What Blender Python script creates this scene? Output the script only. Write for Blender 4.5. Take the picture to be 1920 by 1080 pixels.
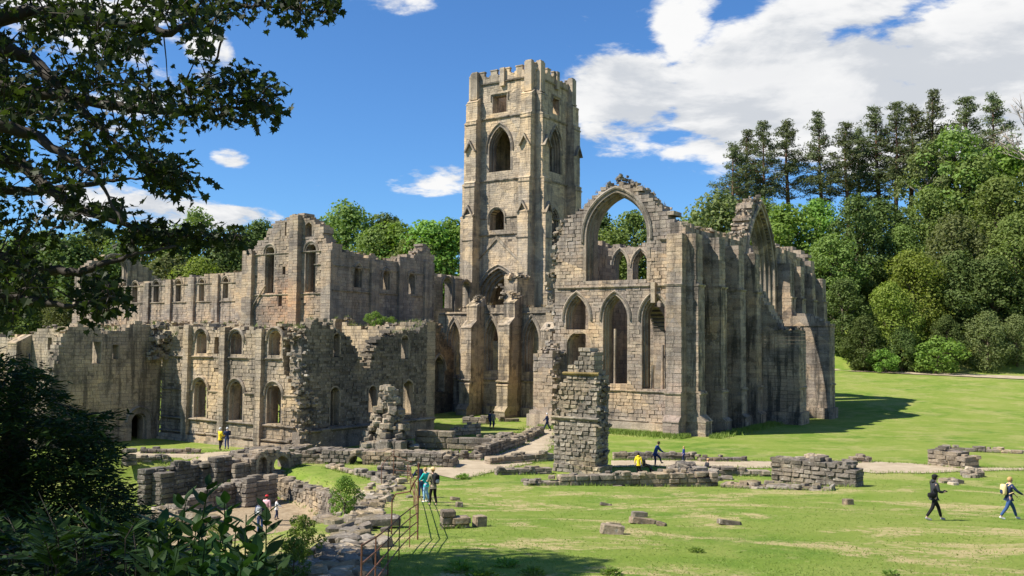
import bpy, math, random
import numpy as np
from mathutils import Matrix, Vector, noise

for o in list(bpy.data.objects):
    bpy.data.objects.remove(o, do_unlink=True)
SC = bpy.context.scene
COL = SC.collection
rnd = random.Random(7)
R = math.radians

# ------------------------------------------------------------------ camera
F = 1700.0            # focal length in pixels of a 1920 wide frame
ZC = 9.0              # camera height over the abbey floor
PIT, ROL, TH = R(3.2), R(0.5), R(33.5)
cp, sp, cr, sr = math.cos(PIT), math.sin(PIT), math.cos(ROL), math.sin(ROL)
cam_d = bpy.data.cameras.new('camera')
cam = bpy.data.objects.new('camera', cam_d)
COL.objects.link(cam)
SC.camera = cam
cam_d.sensor_width = 36.0
cam_d.lens = 36.0 * F / 1920.0
cam_d.clip_start, cam_d.clip_end = 0.1, 5000
cR = Vector((cr, -sp * sr, cp * sr)); cU = Vector((-sr, -sp * cr, cp * cr)); cF = Vector((0, cp, sp))
cam.matrix_world = Matrix(((cR.x, cU.x, -cF.x, 0), (cR.y, cU.y, -cF.y, 0), (cR.z, cU.z, -cF.z, ZC), (0, 0, 0, 1)))

# ------------------------------------------------------------------ sun, sky, exposure
SUN = Vector((-0.625, -0.190, 0.757)).normalized()      # towards the sun
sl = bpy.data.lights.new('sun', 'SUN'); sl.energy = 5.0; sl.angle = R(0.53); sl.color = (1.0, 0.94, 0.84)
so = bpy.data.objects.new('sun', sl); COL.objects.link(so)
so.rotation_euler = (-SUN).to_track_quat('-Z', 'Y').to_euler(); so.location = (-60, -20, 90)
SC.view_settings.view_transform = 'Standard'; SC.view_settings.look = 'None'
SC.view_settings.exposure = 0.75; SC.view_settings.gamma = 1.0
SC.view_settings.use_curve_mapping = False
SC.cycles.max_bounces = 6; SC.cycles.diffuse_bounces = 3; SC.cycles.transparent_max_bounces = 8
SC.cycles.use_denoising = True

def ray(u, v):
    x = (u - 960) / F; z = (540 - v) / F
    x, z = cr * x - sr * z, sr * x + cr * z
    return Vector((x, cp - sp * z, sp + cp * z))

W = bpy.data.worlds.new('World'); SC.world = W; W.use_nodes = True
nt = W.node_tree; nt.nodes.clear()
class NT:
    """small node-tree writer"""
    def __init__(s, nt): s.nt = nt
    def n(s, t, **k):
        nd = s.nt.nodes.new(t)
        for a, b in k.items(): setattr(nd, a, b)
        return nd
    def l(s, a, b): s.nt.links.new(a, b)
    def put(s, sock, v):
        if hasattr(v, 'is_output'): s.l(v, sock)
        else: sock.default_value = v
    def math(s, op, a, b=0.0, c=None, clamp=False):
        m = s.n('ShaderNodeMath', operation=op, use_clamp=clamp)
        s.put(m.inputs[0], a); s.put(m.inputs[1], b)
        if c is not None: s.put(m.inputs[2], c)
        return m.outputs[0]
    def vec(s, op, a, b=(0, 0, 0)):
        m = s.n('ShaderNodeVectorMath', operation=op)
        s.put(m.inputs[0], a); s.put(m.inputs[1], b)
        return m.outputs[1] if op in ('LENGTH', 'DISTANCE', 'DOT_PRODUCT') else m.outputs[0]
    def noise(s, vec, scale, detail=4, rough=.55, dist=0.0):
        m = s.n('ShaderNodeTexNoise'); s.put(m.inputs['Vector'], vec)
        m.inputs['Scale'].default_value = scale; m.inputs['Detail'].default_value = detail
        m.inputs['Roughness'].default_value = rough; m.inputs['Distortion'].default_value = dist
        return m.outputs['Fac']
    def ramp(s, fac, stops, interp='LINEAR'):
        m = s.n('ShaderNodeValToRGB'); s.put(m.inputs[0], fac); cr_ = m.color_ramp; cr_.interpolation = interp
        while len(cr_.elements) < len(stops): cr_.elements.new(.5)
        for e, (p, c) in zip(cr_.elements, stops):
            e.position = p; e.color = (c[0], c[1], c[2], 1) if hasattr(c, '__len__') else (c, c, c, 1)
        return m.outputs[0]
    def mix(s, fac, a, b, mode='MIX'):
        m = s.n('ShaderNodeMixRGB', blend_type=mode); s.put(m.inputs[0], fac)
        for i, v in ((1, a), (2, b)):
            if hasattr(v, 'is_output'): s.l(v, m.inputs[i])
            else: m.inputs[i].default_value = (v[0], v[1], v[2], 1)
        return m.outputs[0]
    def mapr(s, v, a, b, c=0.0, d=1.0, smooth=True):
        m = s.n('ShaderNodeMapRange', interpolation_type='SMOOTHSTEP' if smooth else 'LINEAR')
        s.put(m.inputs[0], v)
        for i, x in zip((1, 2, 3, 4), (a, b, c, d)): m.inputs[i].default_value = x
        return m.outputs[0]

def build_world():
    T = NT(nt)
    sky = T.n('ShaderNodeTexSky', sky_type='NISHITA'); sky.sun_disc = False
    sky.sun_elevation = math.asin(SUN.z); sky.sun_rotation = math.atan2(SUN.x, SUN.y)
    sky.altitude = 100; sky.air_density = 1.0; sky.dust_density = 0.35; sky.ozone_density = 2.2
    D = T.n('ShaderNodeTexCoord').outputs['Generated']
    Dn = T.vec('NORMALIZE', D)
    sx = T.n('ShaderNodeSeparateXYZ'); T.l(Dn, sx.inputs[0])
    zc = T.math('MAXIMUM', sx.outputs[2], 0.0)
    inv = T.math('DIVIDE', 1.0, T.math('ADD', zc, 0.22))
    cm = T.n('ShaderNodeCombineXYZ')
    T.l(T.math('MULTIPLY', sx.outputs[0], inv), cm.inputs[0]); T.l(T.math('MULTIPLY', sx.outputs[1], inv), cm.inputs[1])
    T.l(T.math('MULTIPLY', zc, 3.0), cm.inputs[2])
    P = cm.outputs[0]
    n1 = T.noise(P, 2.6, 9, .58, .35)
    n2 = T.noise(T.vec('ADD', P, (3.1, 1.7, .4)), .55, 2, .5)
    # cumulus banks by direction: u, v, radius_u, radius_v (pixels of the frame), weight
    banks = [(1180, 190, 150, 100, 1.0), (1430, 190, 220, 130, 1.25), (1640, 170, 240, 110, 1.1), (1860, 130, 240, 150, 1.2), (1900, 220, 320, 110, 1.0),
             (1270, 60, 70, 120, .62), (1510, 40, 90, 80, .75), (1620, 10, 130, 50, .8), (430, 295, 44, 26, .62), (400, 105, 70, 50, .8), (815, 330, 105, 50, .64),
             (250, 390, 230, 48, .85), (440, 410, 120, 36, .9), (180, 120, 200, 190, .6), (740, 4, 90, 26, .52)]
    cov = None
    for (u, v, ru, rv, w) in banks:
        d = ray(u, v).normalized()
        q = T.vec('MULTIPLY', T.vec('SUBTRACT', Dn, tuple(d)), (F / ru, F / ru, F / rv))
        m = T.math('MULTIPLY', T.mapr(T.vec('LENGTH', q), .25, 1.45, 1.0, 0.0), w)
        cov = m if cov is None else T.math('MAXIMUM', cov, m)
    # everywhere else: the same broken cumulus, by a wide noise
    back = T.mapr(sx.outputs[1], .60, .45, 0.0, 1.0)
    gen = T.math('MULTIPLY', T.mapr(n2, .54, .66, 0.0, .8), back)
    cov = T.math('MAXIMUM', cov, gen)
    n4 = T.noise(T.vec('ADD', P, (7.3, 2.2, .9)), 8.5, 6, .6, .2)
    dens = T.math('ADD', T.math('ADD', cov, T.math('MULTIPLY', T.math('SUBTRACT', n1, .52), 2.1)), T.math('MULTIPLY', T.math('SUBTRACT', n4, .5), 1.05))
    alpha = T.mapr(dens, .38, .70, 0.0, 1.0)
    n3 = T.noise(T.vec('ADD', P, (-.10, -.07, .26)), 2.6, 9, .58, .35)
    lit = T.math('MULTIPLY', T.mapr(T.math('ADD', T.math('SUBTRACT', n1, n3), T.math('MULTIPLY', T.math('SUBTRACT', n4, .5), .35)), -.12, .12, 0.0, 1.0), 1.0)
    core = T.mapr(dens, .7, 1.5, 0.0, 1.0)
    ccol = T.mix(lit, (7.6, 8.0, 8.6), (11.5, 11.5, 11.5))
    ccol = T.mix(T.math('MULTIPLY', core, .35), ccol, (8.2, 8.5, 9.0))
    skyc = T.mix(1.0, sky.outputs[0], (.80, 1.34, 1.92), 'MULTIPLY')
    col = T.mix(alpha, skyc, ccol)
    bg = T.n('ShaderNodeBackground'); T.l(col, bg.inputs[0]); bg.inputs[1].default_value = 0.05
    out = T.n('ShaderNodeOutputWorld'); T.l(bg.outputs[0], out.inputs[0])
build_world()

# ------------------------------------------------------------------ church axes: a runs east, b runs north from the chapel's south-east corner
OX, OY = 16.6, 86.4
tc, ts = math.cos(TH), math.sin(TH)
EV = Vector((tc, -ts, 0)); NV = Vector((ts, tc, 0)); UP = Vector((0, 0, 1))
def wab(a, b, z=0.0): return Vector((OX + tc * a + ts * b, OY - ts * a + tc * b, z))
def ab(x, y):
    dx, dy = x - OX, y - OY
    return tc * dx - ts * dy, ts * dx + tc * dy
def onS(u, v, b):
    r = ray(u, v); t = (b + ts * OX + tc * OY) / (ts * r.x + tc * r.y)
    return ab(r.x * t, r.y * t)[0], ZC + r.z * t
def onE(u, v, a):
    r = ray(u, v); t = (a + tc * OX - ts * OY) / (tc * r.x - ts * r.y)
    return ab(r.x * t, r.y * t)[1], ZC + r.z * t
def onz(u, v, z):
    r = ray(u, v); t = (z - ZC) / r.z
    return Vector((r.x * t, r.y * t, z))
def atY(u, v, Y):
    r = ray(u, v); t = Y / r.y
    return Vector((r.x * t, Y, ZC + r.z * t))

# ------------------------------------------------------------------ terrain height
COURT = [(-23, 67), (-15.9, 61.8), (-13.2, 57.5), (-10.2, 53.0), (-9.4, 47), (-7.6, 41), (-7.9, 34), (-10, 30), (-30, 28), (-45, 45), (-36, 62)]
def sdist(x, y, poly):
    """signed distance to a polygon, positive inside (numpy)"""
    x = np.asarray(x, float); y = np.asarray(y, float)
    d = np.full(x.shape, 1e9); ins = np.zeros(x.shape, bool)
    n = len(poly)
    for i in range(n):
        x0, y0 = poly[i]; x1, y1 = poly[(i + 1) % n]
        ex, ey = x1 - x0, y1 - y0
        t = np.clip(((x - x0) * ex + (y - y0) * ey) / (ex * ex + ey * ey), 0, 1)
        d = np.minimum(d, np.hypot(x - x0 - t * ex, y - y0 - t * ey))
        c = ((y0 > y) != (y1 > y)) & (x < (x1 - x0) * (y - y0) / (y1 - y0 + 1e-12) + x0)
        ins ^= c
    return np.where(ins, d, -d)
def smooth(t): t = np.clip(t, 0, 1); return t * t * (3 - 2 * t)
def ground_h(x, y):
    x = np.asarray(x, float); y = np.asarray(y, float)
    base = np.interp(y, [-40, 0, 21, 34, 46, 57, 70, 110, 130, 160, 172], [8.5, 7.3, 3.5, 2.2, .95, .12, 0, .0, .9, 3.0, 3.5])
    y0 = np.interp(x, [-160, -60, 0, 40, 80, 160], [215, 200, 190, 176, 170, 166])
    sl_ = np.interp(x, [-160, -60, 0, 30, 70, 160], [.26, .26, .22, .42, .72, .74])
    cap = np.interp(x, [-160, -60, 0, 30, 70, 160], [16, 14, 12, 22, 34, 38])
    hill = np.clip((y - y0) * sl_, 0, None); hill = cap * (1 - np.exp(-hill / cap))
    base = base + hill
    # the left side lies a little lower before the ranges
    left = smooth((-x - 6) / 14) * smooth((66 - y) / 14) * smooth((y - 22) / 12)
    base = base * (1 - .75 * left)
    base = base + 0.09 * np.sin(x * .31 + 1) * np.sin(y * .27) * smooth((75 - y) / 20)
    m = smooth((sdist(x, y, COURT) + 1.0) / 1.0)
    return base * (1 - m) + (-1.5 + .12 * np.sin(x * .7) * np.sin(y * .5)) * m
def gh(x, y): return float(ground_h(np.array([x]), np.array([y]))[0])
def onground(u, v):
    """where the line of sight of a pixel meets the ground"""
    r = ray(u, v)
    t = np.linspace(8, 330, 4000); X = r.x * t; Y = r.y * t
    dz = ZC + r.z * t - ground_h(X, Y)
    i = int(np.argmax(dz < 0)) or 3999
    return Vector((X[i], Y[i], float(ground_h(X[i:i+1], Y[i:i+1])[0])))

# ------------------------------------------------------------------ materials
MATS = {}
def new_mat(name):
    m = bpy.data.materials.new(name); m.use_nodes = True; m.node_tree.nodes.clear(); MATS[name] = m
    return m, NT(m.node_tree)
def finish(T, bsdf):
    o = T.n('ShaderNodeOutputMaterial'); T.l(bsdf, o.inputs[0])
def principled(T, col, rough=.9, spec=.2, bump=None, bstr=.5, bdist=.05):
    p = T.n('ShaderNodeBsdfPrincipled'); T.put(p.inputs['Base Color'], col if hasattr(col, 'is_output') else (col[0], col[1], col[2], 1))
    T.put(p.inputs['Roughness'], rough); p.inputs['Specular IOR Level'].default_value = spec
    if bump is not None:
        b = T.n('ShaderNodeBump'); b.inputs['Strength'].default_value = bstr; b.inputs['Distance'].default_value = bdist
        T.l(bump, b.inputs['Height']); T.l(b.outputs[0], p.inputs['Normal'])
    return p.outputs[0]

def stone_mat(name, cols, dark=.5, streak=.5, lichen=.25, moss=0.0, patches=()):
    m, T = new_mat(name)
    g = T.n('ShaderNodeNewGeometry'); pos = g.outputs['Position']
    oi = T.n('ShaderNodeObjectInfo')
    r = T.math('FRACT', T.math('ADD', g.outputs['Random Per Island'], oi.outputs['Random']))
    n = len(cols)
    c = T.ramp(r, [(i / (n - 1), cc) for i, cc in enumerate(cols)])
    for (ctr, rad, pc, amt) in patches:
        q = T.vec('DISTANCE', pos, ctr)
        k = T.math('MULTIPLY', T.mapr(T.math('ADD', q, T.math('MULTIPLY', T.noise(pos, .7, 3), rad * .8)), rad * .6, rad * 1.5, 1, 0), amt)
        c = T.mix(T.math('MULTIPLY', k, T.math('ADD', .45, T.math('MULTIPLY', r, .55))), c, pc)
    big = T.noise(pos, .16, 4, .6)
    c = T.mix(1.0, c, T.ramp(big, [(.32, (.60, .62, .64)), (.5, (1, 1, 1)), (.68, (1.22, 1.13, .98))]), 'MULTIPLY')
    vo = T.n('ShaderNodeTexVoronoi'); T.l(T.vec('ADD', pos, T.vec('MULTIPLY', pos, (0, 0, .35))), vo.inputs['Vector']); vo.inputs['Scale'].default_value = .34
    vs = T.n('ShaderNodeSeparateXYZ'); T.l(vo.outputs['Color'], vs.inputs[0])
    c = T.mix(1.0, c, T.ramp(vs.outputs[0], [(0, (.74, .73, .73)), (.35, (.95, .96, .98)), (.7, (1.06, 1.03, .98)), (1, (1.22, 1.14, 1.0))]), 'MULTIPLY')
    mp = T.n('ShaderNodeMapping'); T.l(pos, mp.inputs[0]); mp.inputs['Scale'].default_value = (1, 1, .10)
    st = T.noise(mp.outputs[0], 1.3, 5, .62)
    c = T.mix(T.math('MULTIPLY', T.mapr(st, .49, .62), streak), c, (.062, .056, .047))
    md = T.noise(pos, .9, 6, .65)
    c = T.mix(T.math('MULTIPLY', T.mapr(md, .51, .64), dark), c, (.070, .062, .050))
    sp_ = T.noise(pos, 5.5, 3, .6)
    c = T.mix(T.math('MULTIPLY', T.mapr(sp_, .60, .68), lichen), c, (.42, .40, .34))
    if moss:
        nz = T.n('ShaderNodeSeparateXYZ'); T.l(g.outputs['True Normal'], nz.inputs[0])
        k = T.math('MULTIPLY', T.mapr(nz.outputs[2], .5, .85), T.mapr(T.noise(pos, .8, 3), .48, .6))
        c = T.mix(T.math('MULTIPLY', k, moss), c, (.17, .125, .045))
    c = T.mix(1.0, c, (1.0, 1.01, 1.07), 'MULTIPLY')
    fine = T.noise(pos, 9, 6, .65)
    c = T.mix(1.0, c, T.ramp(fine, [(.25, (.62, .60, .57)), (.75, (1.30, 1.28, 1.24))]), 'MULTIPLY')
    b = T.math('ADD', fine, T.math('MULTIPLY', T.noise(pos, 2.6, 4), .9))
    finish(T, principled(T, c, .93, .15, b, .75, .06))
    return m
GREY = [(0.258, 0.214, 0.172), (0.355, 0.297, 0.228), (0.288, 0.246, 0.200), (0.407, 0.341, 0.256), (0.319, 0.263, 0.205), (0.371, 0.297, 0.219), (0.232, 0.195, 0.158)]
BUFF = [(0.309, 0.258, 0.191), (0.412, 0.341, 0.246), (0.355, 0.297, 0.219), (0.464, 0.380, 0.260), (0.371, 0.307, 0.223), (0.422, 0.346, 0.246), (0.299, 0.249, 0.186)]
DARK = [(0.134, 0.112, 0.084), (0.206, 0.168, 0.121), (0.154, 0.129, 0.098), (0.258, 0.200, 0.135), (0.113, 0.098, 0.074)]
RUBB = [(0.288, 0.239, 0.186), (0.412, 0.346, 0.265), (0.227, 0.190, 0.149), (0.474, 0.400, 0.302), (0.340, 0.273, 0.205)]
LOWS = [(0.227, 0.190, 0.153), (0.340, 0.288, 0.223), (0.185, 0.161, 0.130), (0.412, 0.346, 0.265), (0.268, 0.214, 0.163)]
def build_mats():
    stone_mat('stone_tower', [tuple(x * 1.2 for x in c) for c in BUFF], .30, .42, .12, .2)
    stone_mat('stone_chapel', GREY, .32, .42, .3, .3, [(wab(-.4, -1, 3), 5, (.42, .31, .25), .5), (wab(-7, 12, 7), 9, (.42, .25, .19), .55)])
    stone_mat('stone_weathered', GREY, .62, .85, .3, .4, [(wab(1.5, 5, 3), 6, (.40, .31, .24), .4)])
    stone_mat('stone_aisle', BUFF, .55, .7, .25, .3)
    stone_mat('stone_transept', GREY, .16, .32, .2, .3, [(wab(-46, -8, 12), 5.5, (.47, .27, .155), .75), (wab(-41.5, -8, 10.5), 3.5, (.46, .33, .19), .5)])
    stone_mat('stone_nave', GREY, .22, .65, .2, .4)
    stone_mat('stone_range', BUFF, .36, .6, .3, .45, [(wab(-20, -31, 3), 3, (.44, .33, .19), .6)])
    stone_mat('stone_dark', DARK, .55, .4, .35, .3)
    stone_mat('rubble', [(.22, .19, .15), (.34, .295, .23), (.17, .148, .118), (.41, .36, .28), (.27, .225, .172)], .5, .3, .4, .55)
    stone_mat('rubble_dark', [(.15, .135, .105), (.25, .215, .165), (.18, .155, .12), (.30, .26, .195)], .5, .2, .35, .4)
    stone_mat('stone_low', [(.17, .145, .115), (.28, .24, .19), (.14, .122, .098), (.34, .295, .225), (.21, .175, .135)], .6, .3, .6, .25)
    stone_mat('stone_pier', [(.20, .175, .135), (.32, .28, .215), (.25, .22, .17), (.39, .34, .25), (.28, .235, .17), (.17, .15, .12)], .55, .45, .55, .45)
    stone_mat('mortar', [(.11, .095, .075), (.15, .13, .10)], .5, .3, .1)
    stone_mat('mortar_pale', [(.21, .18, .135), (.26, .22, .17)], .5, .3, .2, .4)
    stone_mat('stone_mossy', [(.31, .225, .075), (.24, .19, .09), (.34, .26, .11)], .3, .2, .2, .4)
    stone_mat('stone_trim', [(.29, .25, .195), (.36, .31, .235), (.25, .215, .17), (.33, .28, .215)], .5, .6, .3, .3)
    # grass ground
    m, T = new_mat('grass_ground')
    g = T.n('ShaderNodeNewGeometry'); pos = g.outputs['Position']
    a = T.noise(pos, .10, 4, .6); b = T.noise(pos, .55, 5, .65); f = T.noise(pos, 4.5, 6, .7); ff = T.noise(pos, 22, 4, .7)
    c = T.ramp(a, [(.34, (.098, .185, .022)), (.5, (.165, .235, .036)), (.66, (.225, .265, .058))])
    c = T.mix(T.mapr(b, .40, .66), c, (.225, .27, .06))
    mw = T.n('ShaderNodeMapping'); T.l(pos, mw.inputs[0]); mw.inputs['Scale'].default_value = (.8, 1.0, 1)
    dry = T.math('ADD', T.math('MULTIPLY', T.noise(mw.outputs[0], .24, 8, .72, .5), .8), T.math('MULTIPLY', T.noise(pos, 2.6, 4, .6), .2))
    sy = T.n('ShaderNodeSeparateXYZ'); T.l(pos, sy.inputs[0])
    near = T.mapr(sy.outputs[1], 64, 44, .35, 1.0)
    c = T.mix(T.math('MULTIPLY', T.mapr(dry, .495, .585), near), c, (.42, .345, .17))
    c = T.mix(T.math('MULTIPLY', T.mapr(f, .5, .75), .5), c, (.095, .165, .022))
    c = T.mix(1.0, c, T.ramp(ff, [(.25, (.70, .72, .65)), (.75, (1.25, 1.22, 1.2))]), 'MULTIPLY')
    # bare earth of the sunk court
    q = T.vec('MULTIPLY', T.vec('SUBTRACT', pos, (-13.6, 52, -1.5)), (.155, .10, .6))
    k = T.math('SUBTRACT', 1.15, T.vec('LENGTH', q))
    k = T.mapr(T.math('ADD', k, T.math('MULTIPLY', T.math('SUBTRACT', T.noise(pos, .6, 4), .5), 1.4)), .12, .42)
    earth = T.ramp(T.noise(pos, 2.2, 5), [(.3, (.26, .19, .115)), (.7, (.40, .31, .20))])
    c = T.mix(k, c, earth)
    hgt = T.math('ADD', T.math('MULTIPLY', f, .8), T.math('MULTIPLY', ff, .5))
    finish(T, principled(T, c, .95, .12, hgt, .9, .10))
    # gravel path
    m, T = new_mat('gravel')
    pos = T.n('ShaderNodeNewGeometry').outputs['Position']
    c = T.ramp(T.noise(pos, .8, 5, .6), [(.3, (.32, .255, .17)), (.6, (.43, .35, .245)), (.8, (.48, .40, .29))])
    c = T.mix(1.0, c, T.ramp(T.noise(pos, 14, 4, .7), [(.3, (.8, .8, .8)), (.7, (1.12, 1.12, 1.12))]), 'MULTIPLY')
    finish(T, principled(T, c, .95, .1, T.noise(pos, 18, 4), .5, .03))
    def leaf(name, c1, c2, trans=.35, rough=.6, spec=.12):
        m, T = new_mat(name)
        g = T.n('ShaderNodeNewGeometry'); oi = T.n('ShaderNodeObjectInfo')
        r = g.outputs['Random Per Island']
        c = T.mix(r, c1, c2)
        hv = T.n('ShaderNodeHueSaturation'); T.l(c, hv.inputs['Color'])
        T.put(hv.inputs['Hue'], T.math('ADD', .485, T.math('MULTIPLY', oi.outputs['Random'], .03)))
        T.put(hv.inputs['Value'], T.math('ADD', .78, T.math('MULTIPLY', oi.outputs['Random'], .44)))
        T.put(hv.inputs['Saturation'], .95)
        p = principled(T, hv.outputs[0], rough, spec)
        t = T.n('ShaderNodeBsdfTranslucent'); T.l(T.mix(1.0, hv.outputs[0], (1.15, 1.25, .55), 'MULTIPLY'), t.inputs[0])
        mx = T.n('ShaderNodeMixShader'); mx.inputs[0].default_value = trans
        T.l(p, mx.inputs[1]); T.l(t.outputs[0], mx.inputs[2]); finish(T, mx.outputs[0])
    leaf('leaf_mid', (.12, .18, .034), (.205, .27, .066), .35)
    leaf('leaf_dark', (.068, .11, .025), (.13, .18, .045), .28)
    leaf('leaf_lime', (.16, .22, .025), (.24, .29, .05), .4)
    leaf('leaf_olive', (.11, .135, .042), (.18, .20, .068), .32)
    leaf('leaf_pine', (.085, .11, .042), (.16, .185, .075), .2)
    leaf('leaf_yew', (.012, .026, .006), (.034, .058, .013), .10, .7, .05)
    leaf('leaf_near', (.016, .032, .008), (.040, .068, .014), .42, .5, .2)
    leaf('leaf_weed', (.012, .034, .007), (.030, .068, .014), .25, .5, .12)
    leaf('leaf_bright', (.12, .21, .028), (.20, .30, .05), .38)
    leaf('leaf_grass', (.14, .215, .03), (.21, .265, .055), .3)
    leaf('leaf_dry', (.26, .20, .10), (.36, .29, .16), .2)
    def simple(name, col, rough=.8, spec=.3, var=.25, metal=0.0):
        m, T = new_mat(name)
        pos = T.n('ShaderNodeNewGeometry').outputs['Position']
        c = T.mix(1.0, col, T.ramp(T.noise(pos, 7, 4), [(.3, (1 - var,) * 3), (.7, (1 + var,) * 3)]), 'MULTIPLY')
        finish(T, principled(T, c, rough, spec))
    simple('bark', (.11, .085, .06)); simple('bark_pine', (.15, .085, .055)); simple('bark_dark', (.035, .028, .020))
    simple('bark_pale', (.30, .25, .21))
    simple('rust', (.14, .062, .035), .75, .3, .4); simple('skin', (.52, .32, .23), .6, .3, .08)
    for n_, c_ in dict(yellow=(.80, .60, .03), navy=(.022, .035, .085), black=(.012, .012, .014), charcoal=(.035, .037, .042), royal=(.018, .055, .26),
                       blue=(.03, .07, .20), jeans=(.035, .075, .19), pale_blue=(.28, .46, .66), teal=(.02, .42, .38), white=(.75, .75, .74), pink=(.70, .42, .46),
                       red=(.55, .035, .045), grey=(.33, .34, .36), brown_hair=(.055, .032, .018), fair_hair=(.42, .26, .11), grey_hair=(.55, .54, .52), dark_hair=(.015, .012, .010),
                       straw=(.66, .46, .22), khaki=(.25, .22, .16), cream=(.75, .58, .28), lips=(.35, .12, .10)).items():
        simple('cloth_' + n_, c_, .85, .2, .15)
build_mats()

# ------------------------------------------------------------------ object helpers
def mesh_obj(name, verts, faces, mat, parent=None, smooth_=False, kind=None):
    me = bpy.data.meshes.new(name)
    verts = np.asarray(verts, dtype=np.float64)
    if parent is not None: verts = verts - np.array(parent.location)
    me.from_pydata(verts.tolist(), [], faces if isinstance(faces, list) else faces.tolist())
    if mat: me.materials.append(MATS[mat])
    if smooth_: me.polygons.foreach_set('use_smooth', [True] * len(me.polygons))
    ob = bpy.data.objects.new(name, me); COL.objects.link(ob)
    if parent is not None: ob.parent = parent
    if kind: ob['kind'] = kind
    return ob
def thing(name, label, cat, loc, group=None):
    o = bpy.data.objects.new(name, None); COL.objects.link(o); o.location = loc; o.empty_display_size = .3
    o['label'] = label; o['category'] = cat
    if name.endswith(('wall', 'arch', 'stub')): o['kind'] = 'thing'
    if group: o['group'] = group
    o.location = loc
    return o
HEXF = np.array([[0, 1, 2, 3], [7, 6, 5, 4], [0, 4, 5, 1], [1, 5, 6, 2], [2, 6, 7, 3], [3, 7, 4, 0]])
class Acc:
    """many separate hexahedra in one mesh"""
    def __init__(s): s.v = []; s.extra_v = []; s.extra_f = []; s.ne = 0
    def hexa(s, pts): s.v.append(pts)
    def poly(s, vs, fs):
        s.extra_v.append(np.asarray(vs, float)); s.extra_f += [[i + s.ne for i in f] for f in fs]; s.ne += len(vs)
    def build(s, name, mat, parent=None, kind=None):
        if not s.v and not s.extra_v: return None
        n = len(s.v); V = []; Fc = []
        if n:
            V.append(np.asarray(s.v, float).reshape(-1, 3))
            Fc = (HEXF[None] + (np.arange(n) * 8)[:, None, None]).reshape(-1, 4).tolist()
        if s.extra_v:
            V += s.extra_v; Fc += [[i + 8 * n for i in f] for f in s.extra_f]
        return mesh_obj(name, np.concatenate(V), Fc, mat, parent, False, kind)

class Opening:
    """an arched or square opening in a wall: c centre, w width, z0 sill, zs spring, rise (0 = square head at zs)"""
    def __init__(s, c, w, z0, zs, rise):
        s.c, s.w, s.z0, s.zs, s.rise = c, w, z0, zs, max(rise, 0)
        s.R = (rise * rise + w * w / 4) / w if rise > 0 else 0
    def half(s, z):
        if z < s.z0 or z > s.zs + s.rise: return -1
        if z <= s.zs: return s.w / 2
        q = s.R * s.R - (z - s.zs) ** 2
        return math.sqrt(max(q, 0)) - (s.R - s.w / 2)
    def halfc(s, z): return max(s.half(min(max(z, s.z0), s.zs + s.rise - 1e-4)), 0.0)
    def outline(s, n=9, sill=False, o=0.0):
        """points and outward normals from left foot over the head to right foot"""
        P = [(-s.w / 2, s.z0, -1, 0), (-s.w / 2, s.zs, -1, 0)]
        if s.rise > 0:
            cx = s.R - s.w / 2
            amax = math.asin(min(1, s.rise / s.R)) if s.rise <= s.R else math.pi / 2
            for i in range(1, n + 1):
                t = amax * i / n
                P.append((cx - s.R * math.cos(t), s.zs + s.R * math.sin(t), -math.cos(t), math.sin(t)))
            L = [(-x, z, -nx, nz) for (x, z, nx, nz) in reversed(P)]
            ax = P[-1]; P = P[:-1] + [(0, s.zs + s.rise, 0, 1.0 / max(ax[3], .45))] + L[1:]
        else:
            P[-1] = (-s.w / 2, s.zs, -1, 1)
            P += [(-x, z, -nx, nz) for (x, z, nx, nz) in reversed(P)]
        return [(s.c + x, z, nx, nz) for (x, z, nx, nz) in P]

class Wall:
    """a wall plane: 'S' faces south at b=off (s runs east), 'E' faces east at a=off (s runs north)"""
    def __init__(w, axis, off, t=1.6):
        w.axis, w.off, w.t = axis, off, t
        if axis == 'S': w.O = wab(0, off); w.D = EV; w.N = -NV
        elif axis == 'E': w.O = wab(off, 0); w.D = NV; w.N = EV
        elif axis == 'N': w.O = wab(0, off); w.D = EV; w.N = NV
        else: w.O = wab(off, 0); w.D = NV; w.N = -EV
    @classmethod
    def free(cls, p0, p1, t=1.0):
        w = cls.__new__(cls); w.axis = 'F'; w.t = t; w.O = Vector((p0.x, p0.y, 0)); dv = Vector((p1.x - p0.x, p1.y - p0.y, 0)); w.len = dv.length
        w.D = dv.normalized(); n = Vector((w.D.y, -w.D.x, 0)); w.N = n if n.dot(-w.O) > 0 else -n
        return w
    def pt(w, s, z, d=0.0):
        return (w.O.x + w.D.x * s + w.N.x * d, w.O.y + w.D.y * s + w.N.y * d, z)
    def px(w, u, v):
        if w.axis == 'F':
            r = ray(u, v); t = w.N.dot(w.O) / w.N.dot(Vector((r.x, r.y, 0)))
            return (Vector((r.x * t, r.y * t, 0)) - w.O).dot(w.D), ZC + r.z * t
        return onS(u, v, w.off) if w.axis in 'SN' else onE(u, v, w.off)
    def top(w, pts): return [w.px(*p) for p in pts]
    def open(w, uL, uR, vsill, vspring, vapex):
        """opening from frame measurements"""
        vm = (vsill + vspring) / 2
        sL, sR = w.px(uL, vm)[0], w.px(uR, vm)[0]; uc = (uL + uR) / 2
        z0, zs, za = w.px(uc, vsill)[1], w.px(uc, vspring)[1], w.px(uc, vapex)[1]
        wd = abs(sR - sL)
        return Opening((sL + sR) / 2, wd, z0, zs, max(za - zs, wd / 2) if vapex < vspring else 0)
    def hexa(w, acc, q, d0, d1):
        """q = (s,z) x4 counter-clockwise; d0 back, d1 front"""
        acc.hexa([w.pt(s, z, d1) for s, z in q] + [w.pt(s, z, d0) for s, z in q])

def interp(pts, x):
    return float(np.interp(x, [p[0] for p in pts], [p[1] for p in pts]))

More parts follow.
